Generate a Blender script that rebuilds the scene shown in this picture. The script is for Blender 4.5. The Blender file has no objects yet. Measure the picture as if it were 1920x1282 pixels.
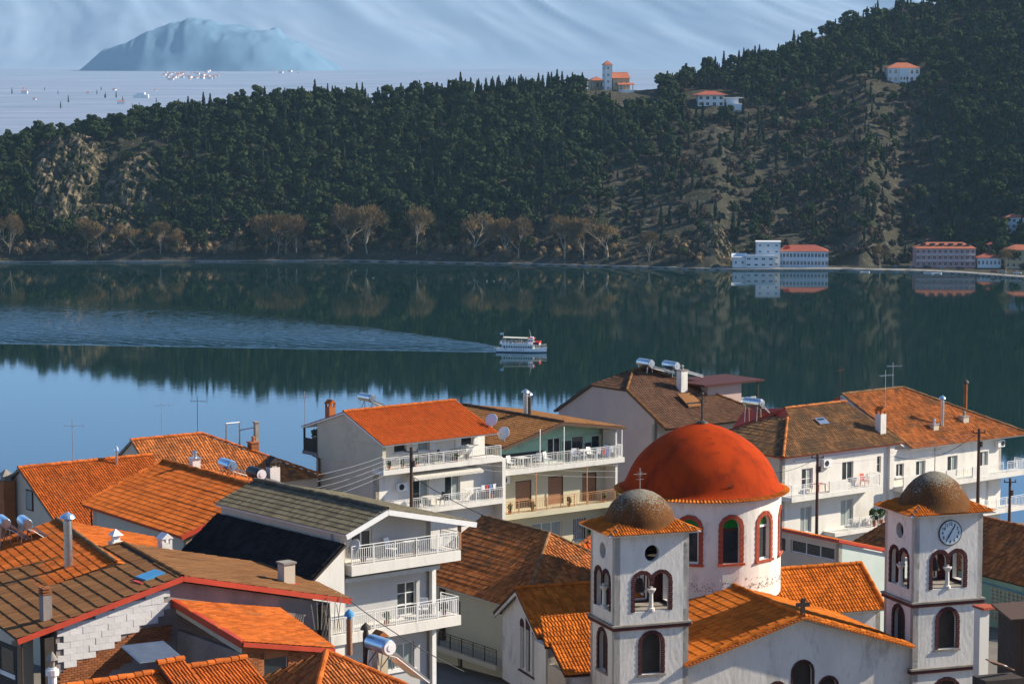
import bpy, bmesh, math, random
import numpy as np
from mathutils import Vector, Matrix
R=math.radians
random.seed(7); RNG=np.random.default_rng(7)
S=bpy.context.scene; COL=S.collection
# ---------------------------------------------------------------- camera, sky, sun, exposure
PITCH=math.atan(531/5000); HC=115.0
cam=bpy.data.cameras.new('camera'); cam.sensor_width=36; cam.lens=93.75; cam.clip_start=1; cam.clip_end=90000
camo=bpy.data.objects.new('camera',cam); COL.objects.link(camo)
camo.location=(0,0,HC); camo.rotation_euler=(math.pi/2-PITCH,0,0); S.camera=camo
SUN_EL=R(31); SUN_AZ=R(11)            # azimuth measured from +X towards +Y
sd=Vector((math.cos(SUN_AZ)*math.cos(SUN_EL),math.sin(SUN_AZ)*math.cos(SUN_EL),math.sin(SUN_EL)))
W=bpy.data.worlds.new('World'); S.world=W; W.use_nodes=True
nt=W.node_tree; bg=nt.nodes['Background']; sky=nt.nodes.new('ShaderNodeTexSky'); sky.sky_type='NISHITA'
sky.sun_disc=False; sky.sun_elevation=SUN_EL; sky.sun_rotation=math.pi/2-SUN_AZ
sky.altitude=600; sky.air_density=0.7; sky.dust_density=0.0; sky.ozone_density=4.5
nt.links.new(sky.outputs[0],bg.inputs[0]); bg.inputs[1].default_value=0.135
sl=bpy.data.lights.new('sun','SUN'); sl.energy=5.0; sl.angle=R(0.53); sl.color=(1.0,0.90,0.74)
so=bpy.data.objects.new('sun',sl); COL.objects.link(so); so.rotation_euler=(-sd).to_track_quat('-Z','Y').to_euler()
S.view_settings.view_transform='Standard'; S.view_settings.look='None'; S.view_settings.gamma=1; S.view_settings.exposure=0.82
S.view_settings.use_curve_mapping=False
S.render.engine='CYCLES'; S.cycles.max_bounces=6; S.cycles.diffuse_bounces=4; S.cycles.glossy_bounces=3; S.cycles.transmission_bounces=1; S.cycles.volume_bounces=0
try: S.cycles.use_denoising=True
except Exception: pass
# ---------------------------------------------------------------- pixel geometry of the view (design-time measuring)
CP,SP=math.cos(PITCH),math.sin(PITCH)
def ray(px,py):
    u=(px-960)/5000; v=(641-py)/5000
    return Vector((u,CP+v*SP,-SP+v*CP))
def at(px,py,D):
    d=ray(px,py); return Vector((0,0,HC))+d*(D/d.y)
# ---------------------------------------------------------------- helpers
def tag(o,label=None,cat=None,group=None,kind=None):
    if label: o['label']=label
    if cat: o['category']=cat
    if group: o['group']=group
    if kind: o['kind']=kind
    return o
def link(name,me,parent=None,loc=None):
    o=bpy.data.objects.new(name,me); COL.objects.link(o)
    if parent: o.parent=parent
    if loc is not None: o.location=loc
    return o
def empty(name,loc,rz=0):
    o=link(name,None,None,loc); o.rotation_euler=(0,0,rz); o.empty_display_size=.5; return o
def node(nt,typ,**k):
    n=nt.nodes.new(typ)
    for a,b in k.items():
        if a.startswith('i_'):
            key=a[2:]; n.inputs[int(key) if key.isdigit() else key.replace('_',' ')].default_value=b
        else: setattr(n,a,b)
    return n
def lk(nt,a,b): nt.links.new(a,b)
def c4(c): return (c[0],c[1],c[2],1)
MATS={}
def mat(name,col,col2=None,scale=1.5,rough=.85,bump=0,bscale=None,metal=0,spec=.3,dirt=None,dscale=.35,dlo=.52,dhi=.72,tile=0,stretch=(1,1,1),detail=5,coord='Object'):
    """procedural principled material: two-tone noise, optional larger stains (dirt), bump, per-piece variation (tile)"""
    m=bpy.data.materials.new(name); m.use_nodes=True; nt=m.node_tree; p=nt.nodes['Principled BSDF']
    p.inputs['Roughness'].default_value=rough; p.inputs['Metallic'].default_value=metal; p.inputs['Specular IOR Level'].default_value=spec
    tc=node(nt,'ShaderNodeTexCoord'); mp=node(nt,'ShaderNodeMapping'); mp.inputs['Scale'].default_value=stretch
    if coord=='Geo':
        g=node(nt,'ShaderNodeNewGeometry'); lk(nt,g.outputs['Position'],mp.inputs[0])
    else: lk(nt,tc.outputs['Object'],mp.inputs[0])
    out=None
    if col2 is not None:
        n=node(nt,'ShaderNodeTexNoise',i_Scale=scale,i_Detail=detail,i_Roughness=.6); lk(nt,mp.outputs[0],n.inputs['Vector'])
        r=node(nt,'ShaderNodeMapRange'); r.inputs[1].default_value=.32; r.inputs[2].default_value=.68; lk(nt,n.outputs['Fac'],r.inputs[0])
        mx=node(nt,'ShaderNodeMix',data_type='RGBA'); mx.inputs[6].default_value=c4(col); mx.inputs[7].default_value=c4(col2)
        lk(nt,r.outputs[0],mx.inputs[0]); out=mx.outputs[2]
    if tile:
        a=node(nt,'ShaderNodeAttribute',attribute_name='tv'); oi=node(nt,'ShaderNodeObjectInfo')
        ad=node(nt,'ShaderNodeMath',operation='ADD'); lk(nt,a.outputs['Fac'],ad.inputs[0]); lk(nt,oi.outputs['Random'],ad.inputs[1])
        fr=node(nt,'ShaderNodeMath',operation='FRACT'); lk(nt,ad.outputs[0],fr.inputs[0])
        mr=node(nt,'ShaderNodeMapRange'); mr.inputs[3].default_value=1-tile; mr.inputs[4].default_value=1+tile*.6; lk(nt,fr.outputs[0],mr.inputs[0])
        mm=node(nt,'ShaderNodeMix',data_type='RGBA',blend_type='MULTIPLY'); mm.inputs[0].default_value=1
        if out: lk(nt,out,mm.inputs[6])
        else: mm.inputs[6].default_value=c4(col)
        cc=node(nt,'ShaderNodeCombineColor')
        for k in range(3): lk(nt,mr.outputs[0],cc.inputs[k])
        lk(nt,cc.outputs[0],mm.inputs[7]); out=mm.outputs[2]
    if dirt is not None:
        n=node(nt,'ShaderNodeTexNoise',i_Scale=dscale,i_Detail=8,i_Roughness=.7); lk(nt,mp.outputs[0],n.inputs['Vector'])
        r=node(nt,'ShaderNodeMapRange'); r.inputs[1].default_value=dlo; r.inputs[2].default_value=dhi; lk(nt,n.outputs['Fac'],r.inputs[0])
        mx=node(nt,'ShaderNodeMix',data_type='RGBA'); mx.inputs[7].default_value=c4(dirt)
        if out: lk(nt,out,mx.inputs[6])
        else: mx.inputs[6].default_value=c4(col)
        lk(nt,r.outputs[0],mx.inputs[0]); out=mx.outputs[2]
    if out: lk(nt,out,p.inputs['Base Color'])
    else: p.inputs['Base Color'].default_value=c4(col)
    if bump:
        n=node(nt,'ShaderNodeTexNoise',i_Scale=bscale or scale*6,i_Detail=4); lk(nt,mp.outputs[0],n.inputs['Vector'])
        b=node(nt,'ShaderNodeBump',i_Strength=bump,i_Distance=.05); lk(nt,n.outputs['Fac'],b.inputs['Height']); lk(nt,b.outputs[0],p.inputs['Normal'])
    MATS[name]=m; return m
class MB:
    """collects faces; build() links them as one mesh object"""
    def __init__(s): s.v=[]; s.f=[]; s.m=[]; s.cm=0
    def add(s,vs,fs):
        n=len(s.v); s.v+=[tuple(v) for v in vs]; s.f+=[tuple(i+n for i in f) for f in fs]; s.m+=[s.cm]*len(fs); return s
    def box(s,x0,x1,y0,y1,z0,z1):
        return s.add([(x,y,z) for z in (z0,z1) for y in (y0,y1) for x in (x0,x1)],[(0,2,3,1),(4,5,7,6),(0,1,5,4),(2,6,7,3),(0,4,6,2),(1,3,7,5)])
    def quad(s,a,b,c,d): return s.add([a,b,c,d],[(0,1,2,3)])
    def poly(s,pts): return s.add(pts,[tuple(range(len(pts)))])
    def prism(s,pts,d):
        """polygon extruded by vector d"""
        n=len(pts); P=[Vector(p) for p in pts]; Q=[p+Vector(d) for p in P]
        return s.add(P+Q,[tuple(range(n))[::-1],tuple(range(n,2*n))]+[(i,(i+1)%n,n+(i+1)%n,n+i) for i in range(n)])
    def tube(s,a,b,r,r2=None,n=8,cap=True):
        a=Vector(a); b=Vector(b); r2=r if r2 is None else r2; d=(b-a).normalized()
        u=d.cross(Vector((0,0,1)) if abs(d.z)<.95 else Vector((1,0,0))).normalized(); w=d.cross(u)
        vs=[]
        for q,rr in ((a,r),(b,r2)):
            for i in range(n):
                t=2*math.pi*i/n; vs.append(q+(u*math.cos(t)+w*math.sin(t))*rr)
        fs=[(i,(i+1)%n,n+(i+1)%n,n+i) for i in range(n)]
        if cap: fs+=[tuple(range(n))[::-1],tuple(range(n,2*n))]
        return s.add(vs,fs)
    def path(s,pts,r,n=6):
        for a,b in zip(pts[:-1],pts[1:]): s.tube(a,b,r,n=n)
        return s
    def bar(s,a,b,w,h=None):
        """square bar between two points"""
        a=Vector(a); b=Vector(b); h=h or w; d=(b-a).normalized()
        u=d.cross(Vector((0,0,1)) if abs(d.z)<.95 else Vector((1,0,0))).normalized()*w/2; k=d.cross(u.normalized())*h/2
        vs=[q+x for q in (a,b) for x in (-u-k,u-k,u+k,-u+k)]
        return s.add(vs,[(0,1,2,3),(7,6,5,4),(0,4,5,1),(1,5,6,2),(2,6,7,3),(3,7,4,0)])
    def lathe(s,prof,c=(0,0,0),n=32,a0=0,a1=2*math.pi):
        full=abs(a1-a0-2*math.pi)<1e-6; k=n if full else n+1; vs=[]
        for r,z in prof:
            for i in range(k):
                t=a0+(a1-a0)*i/n; vs.append((c[0]+r*math.cos(t),c[1]+r*math.sin(t),c[2]+z))
        fs=[]
        for j in range(len(prof)-1):
            for i in range(n):
                i2=(i+1)%k; fs.append((j*k+i,j*k+i2,(j+1)*k+i2,(j+1)*k+i))
        return s.add(vs,fs)
    def mesh(s,name,mats,smooth=False,dz=0):
        me=bpy.data.meshes.new(name)
        me.from_pydata([(v[0],v[1],v[2]+dz) for v in s.v],[],s.f)
        for m in (mats if isinstance(mats,(list,tuple)) else [mats]): me.materials.append(MATS[m] if isinstance(m,str) else m)
        if any(s.m): me.polygons.foreach_set('material_index',s.m)
        if smooth: me.polygons.foreach_set('use_smooth',[True]*len(me.polygons))
        me.update(); return me
    def build(s,name,mats,parent=None,smooth=False,dz=0,loc=None):
        return link(name,s.mesh(name,mats,smooth,dz),parent,loc)
def npmesh(name,V,F,m,smooth=False,attr=None):
    """mesh from numpy arrays, quads or tris"""
    me=bpy.data.meshes.new(name); V=np.asarray(V,dtype=np.float32); F=np.asarray(F,dtype=np.int32)
    k=F.shape[1]; me.vertices.add(len(V)); me.vertices.foreach_set('co',V.ravel())
    me.loops.add(F.size); me.loops.foreach_set('vertex_index',F.ravel())
    me.polygons.add(len(F)); me.polygons.foreach_set('loop_start',np.arange(0,F.size,k,dtype=np.int32))
    me.polygons.foreach_set('use_smooth',np.full(len(F),bool(smooth)))
    for q in (m if isinstance(m,(list,tuple)) else [m]): me.materials.append(MATS[q])
    if attr is not None:
        a=me.attributes.new('tv','FLOAT','FACE'); a.data.foreach_set('value',np.asarray(attr,dtype=np.float32))
    me.update(calc_edges=True); me.validate(); return me
def gridmesh(name,X,Y,Z,m,smooth=True):
    ny,nx=X.shape; V=np.stack([X,Y,Z],-1).reshape(-1,3)
    i=np.arange(nx*ny).reshape(ny,nx); F=np.stack([i[:-1,:-1],i[:-1,1:],i[1:,1:],i[1:,:-1]],-1).reshape(-1,4)
    return npmesh(name,V,F,m,smooth)
def textmesh(body,size,ext,m,space=1.0,bold=0):
    cu=bpy.data.curves.new('letters','FONT'); cu.body=body; cu.size=size; cu.align_x='CENTER'; cu.align_y='CENTER'; cu.extrude=ext; cu.offset=bold; cu.space_character=space
    o=bpy.data.objects.new('letters',cu); COL.objects.link(o); dg=bpy.context.evaluated_depsgraph_get(); me=bpy.data.meshes.new_from_object(o.evaluated_get(dg)); bpy.data.objects.remove(o); me.materials.clear(); me.materials.append(MATS[m]); return me
# value noise
_T=np.random.default_rng(3).random((256,256))
def vnoise(x,y):
    xi=np.floor(x).astype(int); yi=np.floor(y).astype(int); fx=x-xi; fy=y-yi
    fx=fx*fx*(3-2*fx); fy=fy*fy*(3-2*fy)
    g=lambda a,b:_T[a&255,b&255]
    return (g(xi,yi)*(1-fx)+g(xi+1,yi)*fx)*(1-fy)+(g(xi,yi+1)*(1-fx)+g(xi+1,yi+1)*fx)*fy
def fbm(x,y,o=5,ridged=False):
    s=0; a=1; t=0
    for k in range(o):
        n=vnoise(x*2**k+17.3*k,y*2**k+9.1*k)
        if ridged: n=1-abs(2*n-1)
        s=s+a*n; t+=a; a*=.5
    return s/t
def smooth(a,b,x):
    t=np.clip((x-a)/(b-a),0,1); return t*t*(3-2*t)
# ---------------------------------------------------------------- large setting: water, hill, plain, mountains
def M_hill():
    m=bpy.data.materials.new('hillside'); m.use_nodes=True; nt=m.node_tree; p=nt.nodes['Principled BSDF']; p.inputs['Roughness'].default_value=1; p.inputs['Specular IOR Level'].default_value=.1
    g=node(nt,'ShaderNodeNewGeometry')
    n1=node(nt,'ShaderNodeTexNoise',i_Scale=.05,i_Detail=8,i_Roughness=.7); n2=node(nt,'ShaderNodeTexNoise',i_Scale=.35,i_Detail=6,i_Roughness=.75); n3=node(nt,'ShaderNodeTexVoronoi',i_Scale=.45)
    for n in (n1,n2,n3): lk(nt,g.outputs['Position'],n.inputs['Vector'])
    r1=node(nt,'ShaderNodeValToRGB'); e=r1.color_ramp.elements; e[0].position=.35; e[0].color=(.03,.033,.017,1); e[1].position=.62; e[1].color=(.066,.058,.042,1)
    lk(nt,n1.outputs['Fac'],r1.inputs[0])
    r2=node(nt,'ShaderNodeValToRGB'); e=r2.color_ramp.elements; e[0].position=.56; e[0].color=(0,0,0,1); e[1].position=.66; e[1].color=(1,1,1,1)
    lk(nt,n2.outputs['Fac'],r2.inputs[0])
    mx=node(nt,'ShaderNodeMix',data_type='RGBA'); mx.inputs[7].default_value=(.15,.138,.115,1); lk(nt,r2.outputs[0],mx.inputs[0]); lk(nt,r1.outputs[0],mx.inputs[6])
    lk(nt,mx.outputs[2],p.inputs['Base Color'])
    b=node(nt,'ShaderNodeBump',i_Strength=1.0,i_Distance=1.5); lk(nt,n2.outputs['Fac'],b.inputs['Height']); lk(nt,b.outputs[0],p.inputs['Normal'])
    MATS['hillside']=m
M_hill()
def M_water():
    m=bpy.data.materials.new('lake_water'); m.use_nodes=True; nt=m.node_tree; p=nt.nodes['Principled BSDF']
    p.inputs['Base Color'].default_value=(.002,.02,.017,1); p.inputs['Roughness'].default_value=.03; p.inputs['IOR'].default_value=1.333; p.inputs['Specular IOR Level'].default_value=.5
    g=node(nt,'ShaderNodeNewGeometry'); mp=node(nt,'ShaderNodeMapping'); mp.inputs['Scale'].default_value=(.35,.9,1); lk(nt,g.outputs['Position'],mp.inputs[0])
    n=node(nt,'ShaderNodeTexNoise',i_Scale=.55,i_Detail=3,i_Roughness=.5); lk(nt,mp.outputs[0],n.inputs['Vector'])
    n2=node(nt,'ShaderNodeTexNoise',i_Scale=.012,i_Detail=3); lk(nt,g.outputs['Position'],n2.inputs['Vector'])
    r=node(nt,'ShaderNodeMapRange'); r.inputs[1].default_value=.4; r.inputs[2].default_value=.7; r.inputs[3].default_value=.35; r.inputs[4].default_value=1.0; lk(nt,n2.outputs['Fac'],r.inputs[0])
    mu=node(nt,'ShaderNodeMath',operation='MULTIPLY'); lk(nt,n.outputs['Fac'],mu.inputs[0]); lk(nt,r.outputs[0],mu.inputs[1])
    b=node(nt,'ShaderNodeBump',i_Strength=.5,i_Distance=.022); lk(nt,mu.outputs[0],b.inputs['Height']); lk(nt,b.outputs[0],p.inputs['Normal'])
    MATS['lake_water']=m
M_water()
mat('mountain',(.25,.31,.40),(.20,.27,.37),scale=.0011,rough=1,spec=0,coord='Geo',detail=10)  # bluish rock: distance haze painted into the colour
mat('wooded_hill',(.11,.19,.27),(.13,.21,.29),scale=.004,rough=1,spec=0,coord='Geo',detail=9)  # woodland tone with far-off haze mixed into it
mat('plain',(.29,.32,.41),(.13,.19,.25),scale=.009,rough=1,spec=0,coord='Geo',stretch=(.3,2.2,1),dirt=(.29,.32,.40),dscale=.006)  # fields tinted blue-grey, haze included in the colour
mat('town_ground',(.18,.155,.12),(.13,.115,.09),scale=.4,coord='Geo')
mat('rock',(.46,.36,.25),(.20,.17,.13),scale=.25,bump=1,bscale=.9,coord='Geo',detail=9,spec=.1,dirt=(.07,.065,.03),dscale=.16)
mat('stone_edge',(.30,.28,.24),(.18,.165,.15),scale=.6,coord='Geo')

# lake
mb=MB(); mb.quad((-6000,120,0),(6000,120,0),(6000,2600,0),(-6000,2600,0))
lake=tag(mb.build('lake_water','lake_water'),'calm dark green lake mirroring the wooded hill','water',kind='structure')
# boat wake: real ripples on the water
HB=Vector((.984,-.176,0)); NB=Vector((.176,.984,0)); BOAT=at(975,661,1045); BOAT.z=0
s_=np.linspace(8,330,480); q_=np.linspace(-14,190,640); SS,QQ=np.meshgrid(s_,q_)
XX=BOAT.x-HB.x*SS+NB.x*QQ; YY=BOAT.y-HB.y*SS+NB.y*QQ
fade=smooth(0,25,SS)*(1-.35*smooth(150,330,SS))
edge=smooth(-4-.02*SS,2-.0*SS,QQ)*(1-smooth(.75*SS,1.15*SS+10,QQ))
fall=np.exp(-np.clip(QQ,0,None)/(26+.16*SS))*.8+.2*np.exp(-np.clip(QQ,0,None)/80)
patch=.8+.4*fbm(XX*.02,YY*.05,3)
amp=1.9*fade*edge*fall*patch
ph=fbm(XX*.05,YY*.05,3)*9
ZZ=amp*(.075*np.sin(QQ*2.3+SS*.16+ph)+.055*np.sin(QQ*3.1-SS*.22+ph*1.7)+.05*np.sin(QQ*3.9+SS*.4-ph))+.012-.05*(1-np.clip(amp*8,0,1))
ZZ=np.where((SS<9)|(QQ<-13.5)|(QQ>188.5)|(SS>328),-.3,ZZ)
tag(link('boat_wake',gridmesh('boat_wake',XX,YY,ZZ,'lake_water')),'fan of ripples on the lake behind the tour boat','water',kind='structure')
# second small ripple patch off the roofs
# hill across the bay
PXS=[-500,0,130,250,400,520,640,760,850,950,1080,1145,1220,1280,1400,1500,1560,1640,1750,1920,2400]
SKY=[262,262,255,232,214,194,192,188,182,178,170,168,168,152,128,85,58,30,8,-20,-45]
DRI=[90,115,120,130,140,150,160,170,180,190,220,240,265,290,330,380,400,430,460,500,560]
SHP=[-500,0,640,1000,1230,1380,1560,1720,1800,1920,2400]
SHD=[1490,1506,1519,1491,1468,1451,1451,1440,1428,1398,1330]
def colpx(X,Y): return 960+5000*X/(Y*.998)
def shore(px): return np.interp(px,SHP,SHD)
_pp=np.linspace(-500,2400,300); _sk=np.interp(_pp,PXS,SKY); _ker=np.ones(9)/9; _sk=np.convolve(np.pad(_sk,4,'edge'),_ker,'valid')
def hillz(X,Y,noise=True):
    px=colpx(X,Y); ds=shore(px); dd=np.interp(px,PXS,DRI); dr=ds+dd; py=np.interp(px,_pp,_sk)
    v=(641-py)/5000; zr=HC+dr*(-SP+v*CP)/(CP+v*SP)
    fw=np.interp(px,[1340,1372,1570,1620,1690,2000],[0,26,26,10,58,58])
    t=(Y-ds)/dd; t=np.where(t>0,np.clip((Y-ds-fw)/(dd-fw),0,None)+.0,t)
    tt=np.clip(t,0,1); prof=.62*tt+.38*np.sin(tt*math.pi/2)
    z=np.where(t<0,t*12,1.1+(zr-1.1)*prof)
    back=zr-np.clip(t-1,0,None)*dd*.42
    z=np.where(t>1,np.maximum(back,-4),z)
    if noise:
        k=smooth(.02,.2,t)*(1-.6*smooth(.75,1,t))
        z=z+k*((fbm(X*.012+5,Y*.012,4)-.5)*13+(fbm(X*.06,Y*.06,3,True)-.5)*4)
    return z
gx=np.linspace(-.315,.315,420); gy=np.concatenate([np.linspace(1300,1990,250),np.linspace(2000,2500,30)])
GX,GY=np.meshgrid(gx,gy); GXw=GX*GY
hill=tag(link('wooded_hillside',gridmesh('wooded_hillside',GXw,GY,hillz(GXw,GY),'hillside')),'wooded hillside across the bay','hill',kind='structure')
def onhill(px,py):
    """where the view ray meets the hillside"""
    d=ray(px,py); Y=np.arange(1380,2300,1.0); X=d.x/d.y*Y; Z=HC+d.z/d.y*Y; h=hillz(X,Y); k=np.argmax(Z<h) if (Z<h).any() else int(np.argmin(np.where(Y<1950,Z-h,1e9)))
    return Vector((X[k],Y[k],h[k]))
# plain and mountains beyond
gx=np.linspace(-.5,.5,120); gy=np.geomspace(2350,15500,90); GX,GY=np.meshgrid(gx,gy)
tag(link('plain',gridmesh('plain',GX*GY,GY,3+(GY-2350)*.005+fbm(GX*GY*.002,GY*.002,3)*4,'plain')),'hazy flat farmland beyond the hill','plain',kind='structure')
gx=np.linspace(-.42,.42,420); gy=np.linspace(13200,23000,240); GX,GY=np.meshgrid(gx,gy); Xw=GX*GY
rise=smooth(13300,21500,GY)
rid=fbm(Xw*.00042+GY*.00012+3,GY*.0002+1,6,True)
wx=Xw+900*(fbm(Xw*.0004+8,GY*.0003,3)-.5)+(GY-13500)*.22
rid2=fbm(wx*.00075+3,GY*.00009+1,5,True); rid3=fbm(wx*.0028+1,GY*.0003+4,4,True)
rise=smooth(13400,19500,GY)
Z=57+rise*1050*(.74+.20*rid2)+smooth(13400,14800,GY)*(85*rid2**1.6+45*rid3*rid2)
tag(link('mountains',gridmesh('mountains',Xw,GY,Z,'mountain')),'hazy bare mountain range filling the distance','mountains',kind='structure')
# dark wooded foothill in front of the range
gx=np.linspace(-760,760,140); gy=np.linspace(-600,600,70); GX,GY=np.meshgrid(gx,gy)
rq=1+.35*(fbm(GX*.003+9,GY*.003,3)-.5); rr=np.sqrt((GX/(640*rq))**2+(GY/(560*rq))**2)
hh=250*np.clip(1-rr**2.3,0,1)**1.15*(.8+.35*fbm(GX*.005+4,GY*.002,4,True))
cx,cy=at(395,120,13000).x,13000
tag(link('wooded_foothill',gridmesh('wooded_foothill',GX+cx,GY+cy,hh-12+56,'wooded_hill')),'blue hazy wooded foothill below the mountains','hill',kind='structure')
# town shelf: from the viewpoint down to the houses and on to the near shore
gx=np.linspace(-420,420,150); gy=np.concatenate([np.linspace(-60,240,90),np.linspace(246,760,60)]); GX,GY=np.meshgrid(gx,gy)
Zt=np.interp(GY,[-60,0,12,45,75,110,150,215,245,330,480,640,760],[114,113,111,95,84,81.5,79,74,69,48,22,1,-6])+(fbm(GX*.05,GY*.05,3)-.5)*1.0
tag(link('ground',gridmesh('ground',GX,GY,Zt,'town_ground')),'earth and paving between the houses','ground',kind='structure')
def townz(y): return float(np.interp(y,[-60,0,12,45,75,110,150,215,245,330],[114,113,111,95,84,81.5,79,74,69,48]))
# rocky crags on the left of the hill
mat('rock_pale',(.24,.18,.115),(.10,.077,.05),scale=.5,bump=1,bscale=1.2,coord='Geo',detail=9,spec=.1,dirt=(.026,.027,.012),dscale=.2,dlo=.42,dhi=.52)
def crag(px0,px1,py0,py1,lift,label,seed):
    c=onhill((px0+px1)/2,(py0+py1)/2); w=(px1-px0)/5000*c.y/2; h=(py1-py0)/5000*c.y
    u=np.linspace(-1,1,90); v=np.linspace(-1,1,80); U,V=np.meshgrid(u,v)
    X=c.x+U*w; Yb=c.y+V*h*.95; base=hillz(X,Yb)
    r=np.clip(1-np.sqrt(U**2*.9+V**2*.9),0,1); n=fbm(X*.16+seed,Yb*.16,5,True); n2=fbm(X*.7+seed,Yb*.7,3,True)
    Z=base-1.5+smooth(0,.55,r)*(lift*(.35+n)+n2*2.2)
    X2=X+(n2-.5)*2.0; Y2=Yb-smooth(0,.5,r)*n*4
    tag(link('rock_outcrop',gridmesh('rock_outcrop',X2,Y2,Z,'rock_pale',smooth=False)),label,'rock','rock outcrops on the hillside')
crag(40,205,258,420,8,'tall tawny rock crag above the left shore',1)
crag(190,310,288,385,6,'pale grey cliff block just beside the tall tawny crag',4)
crag(110,260,385,470,4,'broken low rocks below the two crags on the shore',9)
crag(1300,1385,425,490,5,'ochre rock face beside the white boathouse',14)
# ---------------------------------------------------------------- trees of the hill
mat('cypress_leaf',(.014,.025,.014),(.024,.039,.018),scale=.6,rough=.9,spec=.1,tile=.3)
mat('pine_leaf',(.028,.044,.016),(.056,.074,.025),scale=.35,rough=.9,spec=.1,tile=.35)
mat('bare_twig',(.10,.07,.048),(.066,.05,.036),scale=.5,rough=1,spec=.05,tile=.3)
mat('olive_leaf',(.04,.045,.02),(.065,.06,.03),scale=.5,rough=1,spec=.05,tile=.3)
mat('gold_twig',(.21,.145,.075),(.14,.10,.06),scale=.4,rough=1,spec=.05,tile=.3)
mat('bark',(.10,.08,.06),(.06,.05,.04),scale=2,rough=1)
mat('plane_bark',(.38,.33,.25),(.22,.19,.14),scale=1.2,rough=1)
mat('plane_twig',(.22,.145,.065),(.15,.10,.05),scale=.4,rough=1,spec=.05,tile=.3)
def cards(C,N,size,rng,jit=.6,asp=1.0):
    """leaf-clump quads at C with normals N; returns V,F"""
    n=len(C); N=N+rng.normal(0,jit,(n,3)); N/=np.linalg.norm(N,axis=1)[:,None]+1e-9
    a=np.cross(N,rng.normal(0,1,(n,3))); a/=np.linalg.norm(a,axis=1)[:,None]+1e-9; b=np.cross(N,a)
    s=(size*rng.uniform(.6,1.35,n))[:,None]
    V=np.stack([C-a*s-b*s*asp*.5,C+a*s*.7-b*s*asp*.7,C+a*s+b*s*asp*.5,C-a*s*.6+b*s*asp],1).reshape(-1,3)
    return V,np.arange(4*n).reshape(-1,4)
def core(c,r,rng,n=10,m=7):
    """lumpy closed ellipsoid (quads)"""
    th=np.linspace(0,2*math.pi,n,endpoint=False); ph=np.linspace(.12,math.pi-.12,m); T,Pm=np.meshgrid(th,ph)
    k=1+rng.uniform(-.16,.16,T.shape)
    V=np.stack([c[0]+r[0]*k*np.cos(T)*np.sin(Pm),c[1]+r[1]*k*np.sin(T)*np.sin(Pm),c[2]+r[2]*k*np.cos(Pm)],-1).reshape(-1,3)
    i=np.arange(n*m).reshape(m,n); j=np.roll(i,-1,1); F=np.stack([i[:-1],i[1:],j[1:],j[:-1]],-1).reshape(-1,4)
    return V,F
def joinVF(parts):
    V=[];F=[];n=0
    for v,f in parts: V.append(v);F.append(f+n);n+=len(v)
    return np.concatenate(V),np.concatenate(F)
def cone_trunk(h,r0,r1,lean=0,n=6,seg=4):
    vs=[];
    for k in range(seg+1):
        t=k/seg; r=r0+(r1-r0)*t
        for i in range(n):
            a=2*math.pi*i/n; vs.append((r*math.cos(a)+lean*t*t,r*math.sin(a),-1+t*(h+1)))
    V=np.array(vs); i=np.arange(n*(seg+1)).reshape(seg+1,n); j=np.roll(i,-1,1)
    return V,np.stack([i[:-1],j[:-1],j[1:],i[1:]],-1).reshape(-1,4)
def g_cypress(seed,h=11,rr=.085):
    rng=np.random.default_rng(seed); n=230; t=rng.beta(1.2,1.35,n); a=rng.uniform(0,2*math.pi,n)
    prof=lambda t: h*rr*np.clip(np.sin(np.clip(t*.93+.08,0,1)*math.pi)**.62*(1.12-.75*t),.02,None)
    r=prof(t)*rng.uniform(.8,1.18,n); C=np.stack([r*np.cos(a),r*np.sin(a),.9+t*(h-.9)],1)
    N=np.stack([np.cos(a),np.sin(a),np.full(n,.35)],1); V,F=cards(C,N,.34,rng,.45,1.7)
    tt=np.linspace(0,1,9); th=np.linspace(0,2*math.pi,7,endpoint=False)
    cv=np.array([(prof(k)*.8*math.cos(x)*rng.uniform(.85,1.15),prof(k)*.8*math.sin(x)*rng.uniform(.85,1.15),.9+k*(h-1.1)) for k in tt for x in th])
    i=np.arange(63).reshape(9,7); j=np.roll(i,-1,1); cf=np.stack([i[:-1],j[:-1],j[1:],i[1:]],-1).reshape(-1,4)
    return joinVF([(V,F),(cv,cf)]),cone_trunk(1.6,.16,.12)
def g_pine(seed,h=9,w=3.2,flat=.7,k=9):
    rng=np.random.default_rng(seed); parts=[]
    for q in range(k):
        a=rng.uniform(0,2*math.pi); d=w*math.sqrt(rng.uniform(0,1))*.68; z=h*(.45+.5*rng.random()*(1-(d/w)**2*.55))
        c=np.array([d*math.cos(a),d*math.sin(a),z]); r=np.array([w*.42,w*.42,w*.42*flat])*rng.uniform(.65,1.15)
        n=46; D=rng.normal(0,1,(n,3)); D/=np.linalg.norm(D,axis=1)[:,None]; D[:,2]=np.where(D[:,2]<-.3,-D[:,2],D[:,2])
        parts.append(cards(c+D*r*rng.uniform(.8,1.15,(n,1)),D,.42,rng,.5,.9)); parts.append(core(c,r*.8,rng,8,5))
    return joinVF(parts),cone_trunk(h*.72,.22,.08,rng.uniform(-.6,.6))
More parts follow.
